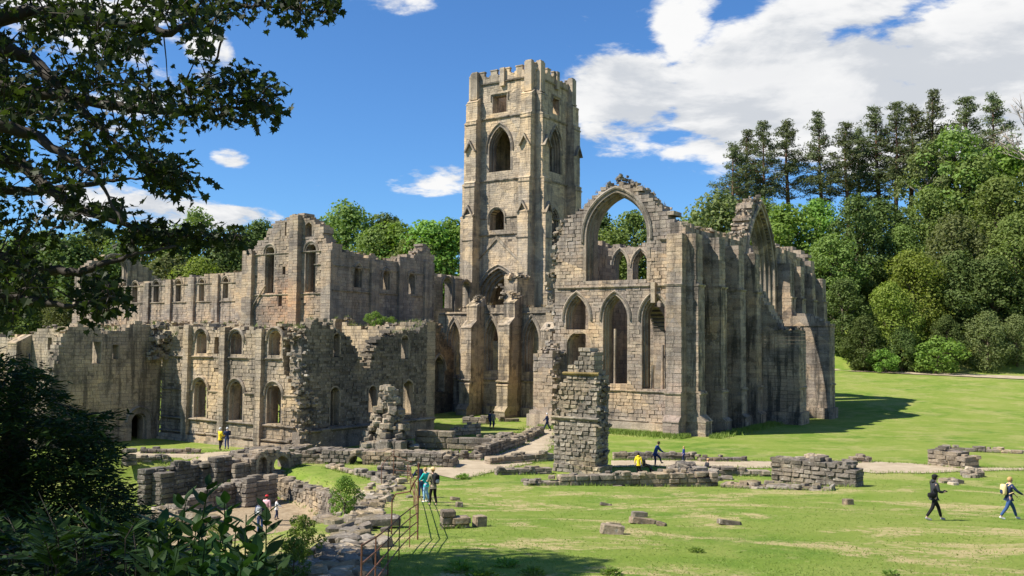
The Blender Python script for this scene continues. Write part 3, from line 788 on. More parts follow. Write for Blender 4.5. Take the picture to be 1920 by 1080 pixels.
# ------------------------------------------------------------------ east chapel: south gable, buttressed east front, inner arcades
def build_chapel():
    aw, ae, bn = -14.8, 0.0, 45.0
    root = thing('ruined_chapel', 'roofless east chapel with great pointed gable window and tall buttressed east front', 'church', wab(-7, 20, 0))
    mt = 'stone_chapel'
    S = Wall('S', 0, 1.9); E_ = Wall('E', 0, 1.9)
    top = S.top([(1046, 428), (1062, 410), (1085, 392), (1104, 378), (1122, 360), (1145, 347), (1163, 336), (1185, 347), (1205, 360), (1221, 364), (1226, 380), (1242, 390), (1258, 402), (1264, 418), (1300, 420)])
    top = [(S.px(1038, 470)[0], S.px(1038, 470)[1])] + top; top[-1] = (0.0, top[-1][1])
    big = S.open(1099, 1213, 528, 442, 360); w1 = S.open(1131, 1176, 722, 597, 553); w2 = S.open(1204, 1252, 728, 597, 554)
    w0 = S.open(1061, 1103, 618, 597, 554); wr = S.open(1063, 1108, 700, 648, 625)
    acc, core = Acc(), Acc(); keep = []
    left = [(0, -14.2), (4, -14.8), (8, -14.6), (14, -14.6), (19, -14.2), (21, -13.6)]
    fill(S, acc, core, top, .0, [big, w1, w2, w0, wr], left=left, course=.36, bw=(.45, 1.0), rag=.3, jit=.04, seed=41, keep=keep, missing=.008)
    block_parts(S, keep, root, mt, 300, acc)
    cap(S, acc, top, size=(.3, .65), dens=2.4, seed=42, amp=.35)
    # east wall
    etop = [(-.1, top[-1][1])] + E_.top([(1300, 428), (1340, 436), (1375, 448), (1398, 452)]) + [(17.0, 21.0), (18.6, 23.2), (20.5, 25.0), (22.2, 25.6), (23.2, 25.0), (25.0, 23.6), (27.0, 21.2), (28.6, 20.1), (32, 20.4), (36, 20.0), (41, 19.4), (45, 18.7)]
    gw = Opening(22.3, 10.0, 7.2, 15.6, 8.9)
    ops = [gw]
    for c in (3.6, 8.7, 14.0, 31.0, 36.0, 41.2): ops += [Opening(c, 2.0, 5.2, 10.6, 2.5)]
    ops += [Opening(c, 1.3, 15.6, 17.2, .95) for c in (8.7, 14.0, 31.0, 36.0, 41.2)]
    eac = Acc(); fill(E_, eac, core, etop, 0, ops, course=.38, bw=(.5, 1.1), rag=.35, jit=.04, seed=43)
    eac.build('east_front_stonework', 'stone_weathered', root, 'stuff')
    tc_ = Acc(); cap(E_, tc_, etop, size=(.3, .7), dens=2.6, seed=44, amp=.5)
    ap_ = S.px(1163, 338)
    edge_rubble(S, tc_, [(ap_[0] - 2.6, ap_[1] - 1.5), (ap_[0] - .5, ap_[1] + .1), (ap_[0], ap_[1] + .5), (ap_[0] + .6, ap_[1]), (ap_[0] + 2.8, ap_[1] - 1.6)], 1.7, (.3, .6), 4, 48, .2)
    tc_.build('rubble_top', 'rubble', root, 'stuff')
    # north wall and the west side with tall inner arches
    N_ = Wall('N', bn, 1.8); Wi = Wall('E', aw + 1.9, 1.9)
    nops = [Opening(c, 3.0, 6, 17.2, 3.4) for c in (-12.2, -7.4, -2.8)]
    ntop = [(aw, 21.4), (-11, 22.6), (-8, 21.6), (-5, 22.4), (-2, 21.5), (0, 19.5)]
    fill(N_, acc, core, ntop, 0, nops, course=.5, bw=(.6, 1.2), rag=.5, seed=45)
    wtop = [(1.0, 17.0), (3, 19), (8, 20.0), (12, 15), (15, 13.4), (28, 13.6), (31, 18), (36, 20.5), (44, 20)]
    fill(Wi, acc, core, wtop, 0, [Opening(5, 2.6, 4.5, 13, 2.6), Opening(20.5, 9, 0, 9, 4.4), Opening(36, 3, 5, 14, 3)], course=.5, bw=(.6, 1.2), rag=.5, seed=46)
    # torn west edge
    ed = Acc()
    edge_rubble(S, ed, [(-14.9, 3), (-15.2, 8), (-15.0, 14), (-14.8, 18), (-14.0, 21.5)], size=(.3, .75), dens=4, seed=47, spread=.35)
    ed.build('torn_edge', 'rubble', root, 'stuff')
    acc.build('stonework', mt, root, 'stuff'); core.build('wall_core', 'mortar', root)
    # frames
    f = surround(S, big, root, 'stone_trim', [(.35, .03), (0, .03), (0, -.3), (-.18, -.35), (-.18, -.8), (-.35, -.85), (-.35, -1.9)], hood=(.3, .6, .24, .5), n=12)
    ac = Acc(); s = big.c - big.w / 2 + .35
    for k in range(6):   # sill slabs
        slab(S, ac, s, s + .98, big.z0 - .05, big.z0 + .3, -1.5, -.75); s += 1.0
    ac.poly([S.pt(q, z, dd) for q in (big.c - big.w / 2 - .1, big.c + big.w / 2 + .1) for (z, dd) in ((big.z0 - .45, .2), (big.z0 - .45, -.7), (big.z0 + .2, -.8))], [[0, 1, 2], [5, 4, 3], [0, 3, 4, 1], [1, 4, 5, 2], [2, 5, 3, 0]])
    ac.build('sill', 'stone_trim', f)
    # stubs of the lost tracery hanging under the arch
    P = [p for p in big.outline(12) if p[1] > big.zs + 2.2]
    ac = Acc()
    for i in range(len(P) - 1):
        for k in (.2, .7):
            s = P[i][0] + (P[i + 1][0] - P[i][0]) * k; z = P[i][1] + (P[i + 1][1] - P[i][1]) * k; nx, nz = P[i][2], min(P[i][3], 1)
            ac.poly([S.pt(s - nx * .3 + nz * q, z - nz * .3 - nx * q, dd) for dd in (-1.2, -.85) for q in (-.2, .2)] + [S.pt(s - nx * .75, z - nz * .75, -1.0)], [[0, 1, 3, 2], [0, 1, 4], [1, 3, 4], [3, 2, 4], [2, 0, 4]])
    ac.build('tracery_stub', 'stone_trim', f)
    for o in (w1, w2, w0): surround(S, o, root, 'stone_trim', LANCET, hood=(.22, .46, .22, .15))
    surround(S, wr, root, 'stone_trim', ROUNDP)
    # carved label stop above the right lancet and broken tracery in the windows
    ac = Acc(); slab(S, ac, w2.c - .22, w2.c + .22, 12.6, 14.6, 0, .5); ac.build('carved_stop', 'stone_trim', root)
    for o, hs in ((w1, 5.6), (w2, 4.2), (w2, 2.2)):
        v, f_ = [], []
        x = o.c + (-.55 if hs > 5 else (.35 if hs > 4 else -.7))
        tube(v, f_, [S.pt(x, o.z0 - .1, -1.0), S.pt(x, o.z0 + hs * .5, -1.0), S.pt(x + .05, o.z0 + hs, -1.0)], [.16, .13, .15], 8)
        mesh_obj('mullion', v, f_, 'stone_chapel', root)
    gf = surround(E_, gw, root, 'stone_trim', [(.5, .05), (.0, .05), (0, -.4), (-.25, -.45), (-.25, -.85), (-.5, -.9), (-.5, -1.35), (-.75, -1.4), (-.75, -2.0)], hood=(.45, .8, .25, 0), n=14)
    for o in ops[1:]: surround(E_, o, root, 'stone_trim', LANCET[:5], hood=(.2, .4, .18, 0) if o.w > 1.5 else None)
    # strings
    zst, zsill, zpl = S.px(1150, 538)[1], S.px(1200, 734)[1], S.px(1200, 790)[1]
    for z, d_ in ((zst, .22), (zsill, .18), (zpl, .2)):
        string(S, root, 'stone_trim', -14.2, -1.7, z, .24, d_, int(z * 10), breaks=.05)
        if z != zst: string(E_, root, 'stone_trim', .3, 44.6, z, .24, d_, int(z * 10) + 1, breaks=.04)
        else:
            string(E_, root, 'stone_trim', .3, 16.8, z, .24, d_, 77); string(E_, root, 'stone_trim', 28, 44.6, z, .24, d_, 78)
    string(S, root, 'stone_trim', -2.6, .1, S.px(1262, 440)[1] - .4, .35, .25, 80, d=.0, breaks=.1)
    ac = Acc(); ac2 = Acc()
    slab(S, ac, -14.4, -1.6, -.2, zpl - .1, -.2, .28); slab(E_, ac, 0, 45, -.2, zpl - .1, -.2, .28); ac.build('plinth', mt, root)
    # buttresses: corner pair and the row along the east front
    zt = S.px(1262, 440)[1]
    def but(w, s0, s1, stg, sd, name='buttress', mat=mt):
        ac = Acc(); buttress(w, ac, s0, s1, -.2, stg, .40, sd, flat=True)
        o = ac.build(name, mat, root)
        for z, pr in ((zsill, stg[1][1]), (zst, stg[2][1])):
            string(w, root, 'stone_trim', s0 - .06, s1 + .06, z, .22, .13, sd, d=pr, breaks=.0)
        return o
    st1 = [(zpl + .9, 1.95), (zsill + .25, 1.4), (zst + .1, 1.25), (zt, 1.05)]
    but(S, -1.55, .05, st1, 51); but(E_, -.05, 1.6, st1, 52, mat='stone_weathered')
    for k, c in enumerate((5.3, 10.9, 16.0, 28.9, 33.4, 38.6, 43.6)):
        zc_ = [19.2, 18.9, 18.5, 18.4, 18.3, 17.8, 17.4][k]
        but(E_, c - .85, c + .85, [(zpl + .4, 2.25), (zsill + .2, 1.9), (zst + .1, 1.8), (zc_, 1.65)], 53 + k, mat='stone_weathered')
    # clustered half-shafts between wall and buttress at the corner
    for k, s in enumerate((2.3, 3.0)):
        v, f_ = [], []; tube(v, f_, [E_.pt(s, 0.8, .1), E_.pt(s, zt - .2, .1)], .32, 10); mesh_obj('corner_shaft', v, f_, 'stone_weathered', root, True)
    Sb = Wall('S', -1.6, 3.0); ab_, cb = Acc(), Acc()
    bt = Sb.top([(1000, 668), (1010, 655), (1022, 660), (1036, 648)])
    fill(Sb, ab_, cb, bt, -.2, [], course=.36, bw=(.4, .8), rag=.3, jit=.05, seed=63); cap(Sb, ab_, bt, size=(.3, .6), dens=3, seed=64)
    slab(Sb, ab_, bt[0][0] - .5, bt[-1][0] + .2, -.2, 1.3, -2.5, .45); slab(Sb, ab_, bt[0][0] - .3, bt[-1][0] + .1, 1.3, 1.7, -2.5, .25)
    edge_rubble(Sb, ab_, [(bt[-1][0], 2), (bt[-1][0] + .1, 8)], 1.5, (.25, .6), 4, 65, .2)
    ab_.build('buttress', mt, root, 'stuff'); cb.build('wall_core', 'mortar', root)
    # farther presbytery wall whose broken arcade shows through the gable window
    Pn = Wall('S', 34.0, 1.6); ab_, cb = Acc(), Acc()
    pt_ = Pn.top([(1060, 470), (1112, 452), (1128, 458), (1146, 464), (1165, 460), (1185, 466), (1205, 460), (1240, 456), (1262, 470)])
    po = [Pn.open(1108, 1138, 560, 498, 468), Pn.open(1150, 1176, 560, 498, 470), Pn.open(1186, 1216, 560, 500, 470)]
    fill(Pn, ab_, cb, pt_, 0, po, course=.45, bw=(.5, 1.0), rag=.3, seed=66); cap(Pn, ab_, pt_, size=(.3, .6), dens=2, seed=67)
    ab_.build('far_arcade', mt, root, 'stuff'); cb.build('wall_core', 'mortar', root)
    for o in po: surround(Pn, o, root, 'stone_trim', LANCET, name='arcade_arch', hood=(.2, .45, .2, 0))
    # later massive raking buttresses set against the great window
    def mass(s0, s1, d0, d1, ztop_, sd, gable):
        ac = Acc(); rg = random.Random(sd); z = -.2
        while z < ztop_:
            z1 = min(z + .38 * rg.uniform(.85, 1.2), ztop_); k = .25 if z < 1.2 else 0
            for i in range(4):
                l = s0 + (s1 - s0) * i / 4; r_ = s0 + (s1 - s0) * (i + 1) / 4
                for j in range(4):
                    e0 = d0 + (d1 - d0) * j / 4; e1 = d0 + (d1 - d0) * (j + 1) / 4
                    w_ = rg.uniform(-.02, .02)
                    E_.hexa(ac, ((l + .01 - (k if i == 0 else 0), z + .01), (r_ - .01 + (k if i == 3 else 0), z + .01), (r_ - .01 + (k if i == 3 else 0), z1 - .01), (l + .01 - (k if i == 0 else 0), z1 - .01)), e0 + .01, e1 - .01 + (k if j == 3 else 0) + w_)
            z = z1
        if gable:
            m = (d0 + d1) / 2
            for k in range(5):
                q = (d1 - d0) / 2 * (1 - k / 5)
                E_.hexa(ac, ((s0 - .1, ztop_ + k * .3), (s1 + .1, ztop_ + k * .3), (s1 + .1, ztop_ + .3 + k * .3), (s0 - .1, ztop_ + .3 + k * .3)), m - q - .08, m + q + .08)
        else:
            for i in range(60): rubble(ac, E_.pt(rg.uniform(s0, s1), ztop_ + rg.uniform(-.1, .35) + .3 * noise.noise(Vector((i, 0, sd))), rg.uniform(d0, d1)), rg.uniform(.3, .6), rg)
        # the high stage next to the wall, torn
        if not gable:
            z = ztop_
            for k in range(14):
                z1 = z + .4; dd = d0 + (d1 - d0) * (.62 - k * .045)
                if dd < d0 + .2: break
                E_.hexa(ac, ((s0 + .1, z), (s1 - .1, z), (s1 - .1, z1), (s0 + .1, z1)), d0, dd + rg.uniform(-.12, .12)); z = z1
        o = ac.build('raking_buttress', 'stone_weathered', root)
        string(E_, root, 'stone_trim', s0 - .06, s1 + .06, zsill, .24, .14, sd, d=d1, breaks=0)
    mass(17.8, 20.4, .2, 5.6, 10.2, 71, False)
    mass(27.6, 30.0, .2, 6.3, 10.8, 72, True)
    # two slender clustered piers that carried the vault
    for k, (a, b) in enumerate(((-7.4, 13.5), (-7.2, 30.5))):
        ac_v, ac_f = [], []
        for j in range(8):
            t_ = j * math.pi / 4; p = wab(a + .55 * math.cos(t_), b + .55 * math.sin(t_))
            tube(ac_v, ac_f, [(p.x, p.y, 0), (p.x, p.y, 20.5)], .2, 8)
        p = wab(a, b); tube(ac_v, ac_f, [(p.x, p.y, 0), (p.x, p.y, 21)], .45, 10)
        for zb in (7.0, 14.0): tube(ac_v, ac_f, [(p.x, p.y, zb), (p.x, p.y, zb + .25)], .95, 12)
        mesh_obj('vault_pier', ac_v, ac_f, 'stone_chapel', root)
build_chapel()

# ------------------------------------------------------------------ south aisle wall of the presbytery
def build_aisle():
    S = Wall('S', 8.0, 1.3)
    root = thing('aisle_wall', 'roofless aisle wall with three tall pointed windows between deep buttresses', 'church wall', wab(-25, 9, 0))
    top = S.top([(822, 592), (850, 584), (880, 574), (905, 574), (945, 574), (965, 574), (1000, 577), (1036, 577)]); top.append((-13.2, top[-1][1]))
    acc, core = Acc(), Acc()
    ops = [S.open(840, 862, 705, 640, 602), S.open(909, 934, 694, 640, 599), S.open(984, 1010, 700, 640, 599)]
    fill(S, acc, core, top, -.2, ops, course=.36, bw=(.45, .95), rag=.2, seed=81)
    cap(S, acc, top, size=(.2, .45), dens=2.5, seed=82, amp=.1)
    acc.build('stonework', 'stone_aisle', root, 'stuff'); core.build('wall_core', 'mortar', root)
    for o in ops: surround(S, o, root, 'stone_trim', [(.3, .02), (0, .02), (0, -.3), (-.2, -.35), (-.2, -.65), (-.32, -.7), (-.32, -1.3)], hood=(.26, .48, .2, 0))
    zs = S.px(920, 712)[1]
    string(S, root, 'stone_trim', -36, -14, zs, .26, .22, 83)
    string(S, root, 'stone_trim', -36, -14, top[3][1] - .9, .24, .2, 84)
    ac = Acc(); slab(S, ac, -36, -13, -.2, 1.0, -.2, .35); ac.build('plinth', 'stone_aisle', root)
    for k, (u0, u1, tp) in enumerate(((868, 878, 568), (938, 950, 563), (1018, 1030, 572))):
        # centre found on the wall plane shifted by the projection
        pr = 2.7
        sa, sb = onS(u0, 680, 8.0 - pr)[0], onS(u1, 680, 8.0 - pr)[0]
        ac = Acc(); c = (sa + sb) / 2; zt = S.px(900, tp)[1]
        buttress(S, ac, c - .75, c + .75, -.2, [(1.3, 3.5), (zs - .2, 2.95), (zt - 2.1, pr), (zt + .5, 1.6)], .38, 85 + k, 2)
        rg = random.Random(k)
        for i in range(26): rubble(ac, S.pt(c + rg.uniform(-.7, .7), zt + rg.uniform(.2, .9), rg.uniform(-.3, 1.3)), rg.uniform(.3, .55), rg)
        ac.build('buttress', 'stone_aisle', root)
        string(S, root, 'stone_trim', c - .82, c + .82, zs, .24, .14, k, d=2.95 if k else 2.95, breaks=0)
    # mound of grown-over core on the aisle vault behind
    # crossing pier stump that stands up behind the wall
    P = Wall('S', 24.0, 4.5); p2 = thing('pier_stump', 'broken pier stump with rubble head standing before the tower doorway', 'pier', wab(-34, 26, 0))
    a0, a1 = P.px(945, 560)[0], P.px(958, 560)[0]
    a1 = a0 + 2.2
    acc, core = Acc(), Acc(); zt = P.px(955, 516)[1]
    fill(P, acc, core, [(a0, zt), (a1, zt - .2)], 0, [], course=.38, bw=(.6, 1.1), rag=.3, seed=91)
    edge_rubble(P, acc, [(a0 - .5, zt - 3.2), (a0 + .2, zt - 1), (a1, zt)], 3.0, (.35, .8), 5, 92, .45)
    cap(P, acc, [(a0, zt), (a1, zt - .3)], 4.4, (.3, .7), 4, 93)
    acc.build('stonework', 'stone_aisle', p2, 'stuff'); core.build('wall_core', 'mortar', p2)
build_aisle()

# ------------------------------------------------------------------ transept with its south gable
def build_transept():
    root = thing('ruined_transept', 'gabled transept end wall with two tall round-headed windows and a central pilaster', 'church', wab(-46, 0, 0))
    S = Wall('S', -8.0, 1.6); E_ = Wall('E', -38.8, 1.5); mt = 'stone_transept'
    top = S.top([(466, 470), (472, 458), (490, 452), (500, 440), (512, 420), (530, 410), (548, 406), (566, 404), (578, 410), (592, 420), (604, 430), (606, 448), (616, 455), (626, 462)]); top[0] = (-52.9, top[0][1]); top[-1] = (-38.8, top[-1][1])
    o1 = S.open(497, 514, 548, 474, 466); o2 = S.open(573, 592, 545, 470, 460)
    r1 = S.open(530, 535.5, 513, 498, 498); r2 = S.open(522, 529, 575, 547, 547); r3 = S.open(518, 528, 612, 604, 604); sl_ = S.open(534, 537, 440, 415, 415); ro = S.open(572, 585, 440, 426, 420)
    ro.z0 -= .15
    acc, core = Acc(), Acc()
    fill(S, acc, core, top, 4, [o1, o2, r1, r2, r3, sl_, ro], course=.30, bw=(.36, .8), rag=.25, jit=.04, seed=101, missing=.01)
    cap(S, acc, top, size=(.25, .5), dens=2.2, seed=102, amp=.2)
    etop = [(-7.9, top[-1][1])] + E_.top([(640, 470), (660, 474), (690, 480), (720, 487), (744, 491), (752, 484), (775, 482), (785, 470), (796, 462), (806, 466), (815, 492)])
    ew = [E_.open(664, 678, 537, 512, 497), E_.open(718, 731, 545, 518, 506), E_.open(766, 778, 550, 522, 512)]
    fill(E_, acc, core, etop, 3, ew, course=.34, bw=(.45, .9), rag=.3, seed=103)
    cap(E_, acc, etop, size=(.25, .6), dens=2.6, seed=104, amp=.35)
    W_ = Wall('W', -52.9, 1.5); fill(W_, acc, core, [(-6.4, 17.5), (12, 17.5)], 4, [], course=.5, bw=(.6, 1.2), rag=.3, seed=105)
    acc.build('stonework', mt, root, 'stuff'); core.build('wall_core', 'mortar', root)
    for o in (o1, o2): surround(S, o, root, 'stone_trim', ROUNDP, hood=(.16, .38, .16, .1))
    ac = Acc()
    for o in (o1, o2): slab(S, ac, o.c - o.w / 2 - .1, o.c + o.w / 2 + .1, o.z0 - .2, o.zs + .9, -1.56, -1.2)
    ac.build('window_backing', 'stone_dark', root)
    surround(S, ro, root, 'stone_trim', [(.25, .02), (0, .02), (0, -.4), (-.12, -.4), (-.12, -1)], name='round_window')
    for o in (r1, r2): surround(S, o, root, 'stone_transept', PLAIN)
    for o in ew: surround(E_, o, root, 'stone_trim', ROUNDP, hood=(.16, .36, .14, .1))
    # central pilaster and corner pilasters
    def pil(w, s0, s1, zt, pr, sd, name='pilaster'):
        ac = Acc(); buttress(w, ac, s0, s1, 4, [(zt, pr)], .34, sd, flat=True); ac.build(name, mt, root)
    sa, sb = S.px(555, 520)[0], S.px(569, 520)[0]
    pil(S, sa - .55, sa + .85, S.px(560, 404)[1], .7, 111)
    pil(S, -53.2, -51.5, S.px(475, 470)[1], .55, 112); pil(S, -40.2, -38.7, S.px(620, 470)[1], .3, 113)
    for k, u in enumerate((700, 752, 800)):
        s = E_.px(u, 540)[0]; pil(E_, s - .7, s + .7, E_.px(u, 490)[1], .35, 114 + k)
    for v, s0, s1 in ((472, -52, -38.8), (551, -52.9, -38.8), (497, -41.5, -38.8)): string(S, root, 'stone_trim', s0, s1, S.px(580, v)[1], .22, .16, int(v))
    for v in (499, 545): string(E_, root, 'stone_trim', -8, 10, E_.px(640, v)[1], .22, .16, int(v))
    ac = Acc()
    p = S.px(465, 592); q = S.px(500, 535)
    v, f_ = [], []; tube(v, f_, [S.pt(p[0], p[1], .2), S.pt(q[0], q[1], .2)], .09, 6); mesh_obj('roof_scar', v, f_, 'stone_trim', root)
    # north arm wall that links to the tower, its two windows blind behind
    n = thing('north_arm_wall', 'shaded inner wall with two arched openings beside the tower', 'church wall', wab(-51, 30, 0))
    E2 = Wall('E', -51.6, 1.4); acc, core = Acc(), Acc()
    t2 = E2.top([(812, 512), (830, 516), (850, 518), (862, 520), (885, 526)])
    t2[-1] = (38.0, t2[-1][1])
    ws = [E2.open(830, 847, 578, 535, 522), E2.open(867, 881, 575, 540, 527)]
    fill(E2, acc, core, t2, 3, ws, course=.4, bw=(.5, 1.0), rag=.4, seed=121)
    acc.build('stonework', mt, n, 'stuff'); core.build('wall_core', 'mortar', n)
    for o in ws: surround(E2, o, n, 'stone_trim', ROUNDP, hood=(.16, .36, .14, 0))
    m = E2.px(856, 550)[0]; ac = Acc(); buttress(E2, ac, m - .9, m + .9, 3, [(E2.px(856, 518)[1], .4)], .4, 123); ac.build('pilaster', mt, n)
build_transept()

# ------------------------------------------------------------------ nave: long clerestory wall and the far west window
def build_nave():
    root = thing('nave_wall', 'long two-stage nave wall with round-headed windows between flat pilasters', 'church wall', wab(-95, 12, 0))
    S = Wall('S', 12.0, 1.5); mt = 'stone_nave'
    top = S.top([(136, 562), (185, 545), (200, 541), (240, 535), (280, 529), (320, 523), (365, 518), (410, 513), (462, 510)]); top.append((-50, top[-1][1] - .2))
    ops = [S.open(u - 5, u + 5, vs, vp, va) for u, vs, vp, va in ((215, 567, 540, 535), (253, 567, 538, 533), (293, 565, 535, 530), (334.5, 564, 533, 528), (378, 563, 531, 525), (423, 560, 528, 522))]
    acc, core = Acc(), Acc()
    fill(S, acc, core, top, 6, ops, course=.34, bw=(.42, .9), rag=.25, jit=.04, seed=131, missing=.01)
    cap(S, acc, top, size=(.25, .5), dens=1.2, seed=132, amp=.2)
    # broken aisle vaults along the foot of the wall
    rg = random.Random(5); lb = Acc()
    A2 = Wall('S', 7.0, 5.0)
    ltop = [(-124, 9.6), (-112, 10.6), (-100, 9.9), (-92, 11.0), (-84, 10.2), (-74, 10.8), (-54, 10.5)]
    fill(A2, lb, core, ltop, 4, [], course=.4, bw=(.45, 1.0), rag=.5, seed=133); cap(A2, lb, ltop, 2.5, (.3, .9), 1.6, 134, .9)
    lb.build('aisle_wall', 'stone_range', root, 'stuff')
    acc.build('stonework', mt, root, 'stuff'); core.build('wall_core', 'mortar', root)
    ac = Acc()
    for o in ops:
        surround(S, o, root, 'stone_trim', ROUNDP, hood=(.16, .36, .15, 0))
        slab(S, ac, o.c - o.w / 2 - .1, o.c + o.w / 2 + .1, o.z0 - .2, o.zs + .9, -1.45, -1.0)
    ac.build('window_backing', 'stone_dark', root)  # dark slabs stand in for the shaded interior behind the openings
    for k, u in enumerate((199, 237, 277, 318, 361, 406, 451)):
        s = S.px(u, 560)[0]; zt = interp(top, s) - .1
        ac = Acc(); buttress(S, ac, s - .7, s + .7, 10.2, [(zt, .42)], .36, 135 + k, flat=True); ac.build('pilaster', mt, root)
    string(S, root, 'stone_trim', -122, -54, S.px(420, 530.5)[1], .24, .16, 140); string(S, root, 'stone_trim', -122, -54, S.px(420, 565)[1], .24, .18, 141)
    # putlog holes read as small dark sockets
    # west front with its great arch
    w = thing('west_front_arch', 'far west front ruin with a great round arch, half hidden by leaves', 'church wall', wab(-122, 22, 0))
    E_ = Wall('E', -122.0, 1.6); acc, core = Acc(), Acc()
    o = E_.open(190, 238, 560, 506, 487); 
    tp = E_.top([(150, 505), (175, 490), (200, 478), (235, 476), (258, 488), (280, 508), (300, 520)])
    fill(E_, acc, core, tp, 4, [o], course=.45, bw=(.6, 1.2), rag=.4, seed=145); acc.build('stonework', mt, w, 'stuff'); core.build('wall_core', 'mortar', w)
    surround(E_, o, w, 'stone_trim', LANCET, name='arch_moulding', hood=(.2, .5, .2, 0))
build_nave()

# ------------------------------------------------------------------ domestic range in front: sunlit two-storey wall, shaded wing, torn cross wall
def build_range():
    root = thing('monastic_range', 'sunlit two-storey ruined range wall with two rows of round-headed windows', 'ruin', wab(-28, -31, 0))
    S = Wall('S', -31.0, 1.2); mt = 'stone_range'
    top = S.top([(312, 640), (335, 625), (352, 612), (380, 606), (400, 614), (415, 618), (440, 610), (470, 617), (498, 618), (520, 612), (540, 616), (556, 620)]); top[0] = (-36.6, top[0][1]); top[-1] = (-19.6, top[-1][1])
    up = [S.open(369, 388, 664, 636, 624), S.open(433, 454, 666, 638, 624), S.open(504, 528, 667, 637, 625)]
    dn = [S.open(364, 387, 784, 730, 716), S.open(430, 455, 790, 734, 718), S.open(500, 527, 796, 740, 724)]
    slit = S.open(402, 411, 663, 632, 632)
    right = [(-.5, -19.2), (4, -19.4), (5.2, -20.2), (6.5, -21.2), (8.5, -21.0), (10, -21.4)]
    acc, core = Acc(), Acc(); keep = []
    fill(S, acc, core, top, -.6, up + dn + [slit], right=right, course=.28, bw=(.34, .75), rag=.25, jit=.04, seed=151, keep=keep, missing=.01)
    block_parts(S, keep, root, mt, 290, acc)
    cap(S, acc, top, size=(.22, .5), dens=3.0, seed=152, amp=.25)
    acc.build('stonework', mt, root, 'stuff'); core.build('wall_core', 'mortar', root)
    for o in up: surround(S, o, root, 'stone_trim', ROUNDP, hood=(.14, .34, .2, .1))
    for o in dn:
        f = surround(S, o, root, 'stone_trim', ROUNDP, hood=(.14, .34, .22, .1))
        v, f_ = [], []; tube(v, f_, [S.pt(o.c - .15, o.z0, -.6), S.pt(o.c - .15, o.z0 + 1.7, -.6)], [.15, .13], 8); mesh_obj('mullion', v, f_, 'stone_trim', f)
    for v, d_ in ((671, .2), (737, .16), (793, .25), (820, .3)):
        z = S.px(450, v)[1]
        cut = dn if v == 737 else []
        s = -36.3
        for o in cut: string(S, root, 'stone_trim', s, o.c - o.w / 2 - .35, z, .22, d_, int(s)); s = o.c + o.w / 2 + .35
        string(S, root, 'stone_trim', s, -19.6 if v > 700 else -21.3, z, .22, d_, v)
    ac = Acc(); slab(S, ac, -36.4, -19.3, -.8, S.px(450, 832)[1], -.2, .5); slab(S, ac, -36.4, -19.25, -.8, S.px(450, 822)[1] - .12, -.2, .3); ac.build('plinth', mt, root)
    for k, u in enumerate((355, 423, 492)):
        s = S.px(u, 720)[0]; ac = Acc(); buttress(S, ac, s - .5, s + .22, -.6, [(interp(top, s) + .05, .42)], .32, 155 + k, flat=True); ac.build('pilaster', mt, root)
    # behind: inner wall seen through the windows
    B = Wall('S', -26.5, 1.0); acc, core = Acc(), Acc()
    fill(B, acc, core, [(-36, 6.5), (-30, 5.2), (-24, 6.3), (-20, 5)], 0, [Opening(-32, 1.2, 1, 3, .6), Opening(-27, 1.2, 1, 3, .6)], course=.35, bw=(.4, .9), rag=.5, seed=158); acc.build('inner_wall', mt, root, 'stuff'); core.build('wall_core', 'mortar', root)

    # shaded wing on the left
    wing = thing('ruined_wing', 'shaded high ruined wall with a dark round-headed doorway at its foot', 'ruin', wab(-37, -36, 0))
    E_ = Wall('E', -36.6, 1.2)
    top = E_.top([(108, 640), (122, 622), (140, 612), (175, 612), (205, 622), (228, 622), (238, 612), (255, 606), (280, 608), (296, 616)]); top[-1] = (-31.0, top[-1][1])
    left = [(-2, -42.6), (4.2, -41.2), (7, -40.7), (9, -40.2), (10, -39.6)]
    door = E_.open(246, 274, 826, 790, 777); w1 = E_.open(173, 189, 680, 641, 641); w2 = E_.open(211, 222, 672, 646, 646); w3 = E_.open(288, 297, 668, 645, 645)
    acc, core = Acc(), Acc()
    fill(E_, acc, core, top, -1, [door, w1, w2, w3], left=left, course=.3, bw=(.36, .8), rag=.3, seed=161)
    cap(E_, acc, top, size=(.22, .5), dens=3, seed=162, amp=.2)
    edge_rubble(E_, acc, [(-42, 1), (-41.2, 4.2), (-40.5, 7.5), (-39.8, 9.6)], size=(.25, .5), dens=4, seed=163, spread=.15)
    acc.build('stonework', 'stone_aisle', wing, 'stuff'); core.build('wall_core', 'mortar', wing)
    surround(E_, door, wing, 'stone_trim', [(.45, .04), (0, .04), (0, -.3), (-.12, -.3), (-.12, -1.1)], name='doorway', hood=(.4, .6, .2, 0))
    for o in (w1, w2, w3): surround(E_, o, wing, 'stone_trim', PLAIN)
    # closes the passage behind the doorway
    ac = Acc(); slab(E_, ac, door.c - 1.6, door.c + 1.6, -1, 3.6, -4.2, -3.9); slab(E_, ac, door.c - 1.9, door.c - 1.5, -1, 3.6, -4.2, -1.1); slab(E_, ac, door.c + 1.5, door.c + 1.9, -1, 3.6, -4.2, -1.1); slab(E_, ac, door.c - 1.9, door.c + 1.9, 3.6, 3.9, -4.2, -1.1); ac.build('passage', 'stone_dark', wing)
    # broken vault springer clinging to the corner
    ac = Acc(); rg = random.Random(8)
    for i in range(110):
        k = rg.random(); p = E_.pt(-31.6 + rg.uniform(-1.0, .9) * (1 - .5 * k), 6.9 + k * 3.2, .2 + rg.uniform(0, 1.5) * (.4 + .6 * k)); rubble(ac, p, rg.uniform(.3, .65), rg, 1)
    ac.build('vault_springer', 'rubble', wing, 'stuff')

    # torn cross wall, east-facing and dark
    cross = thing('torn_cross_wall', 'ragged dark rubble wall with pale sunlit window slots, east side of the range', 'ruin', wab(-19.4, -23, 0))
    E2 = Wall('E', -19.4, 1.3)
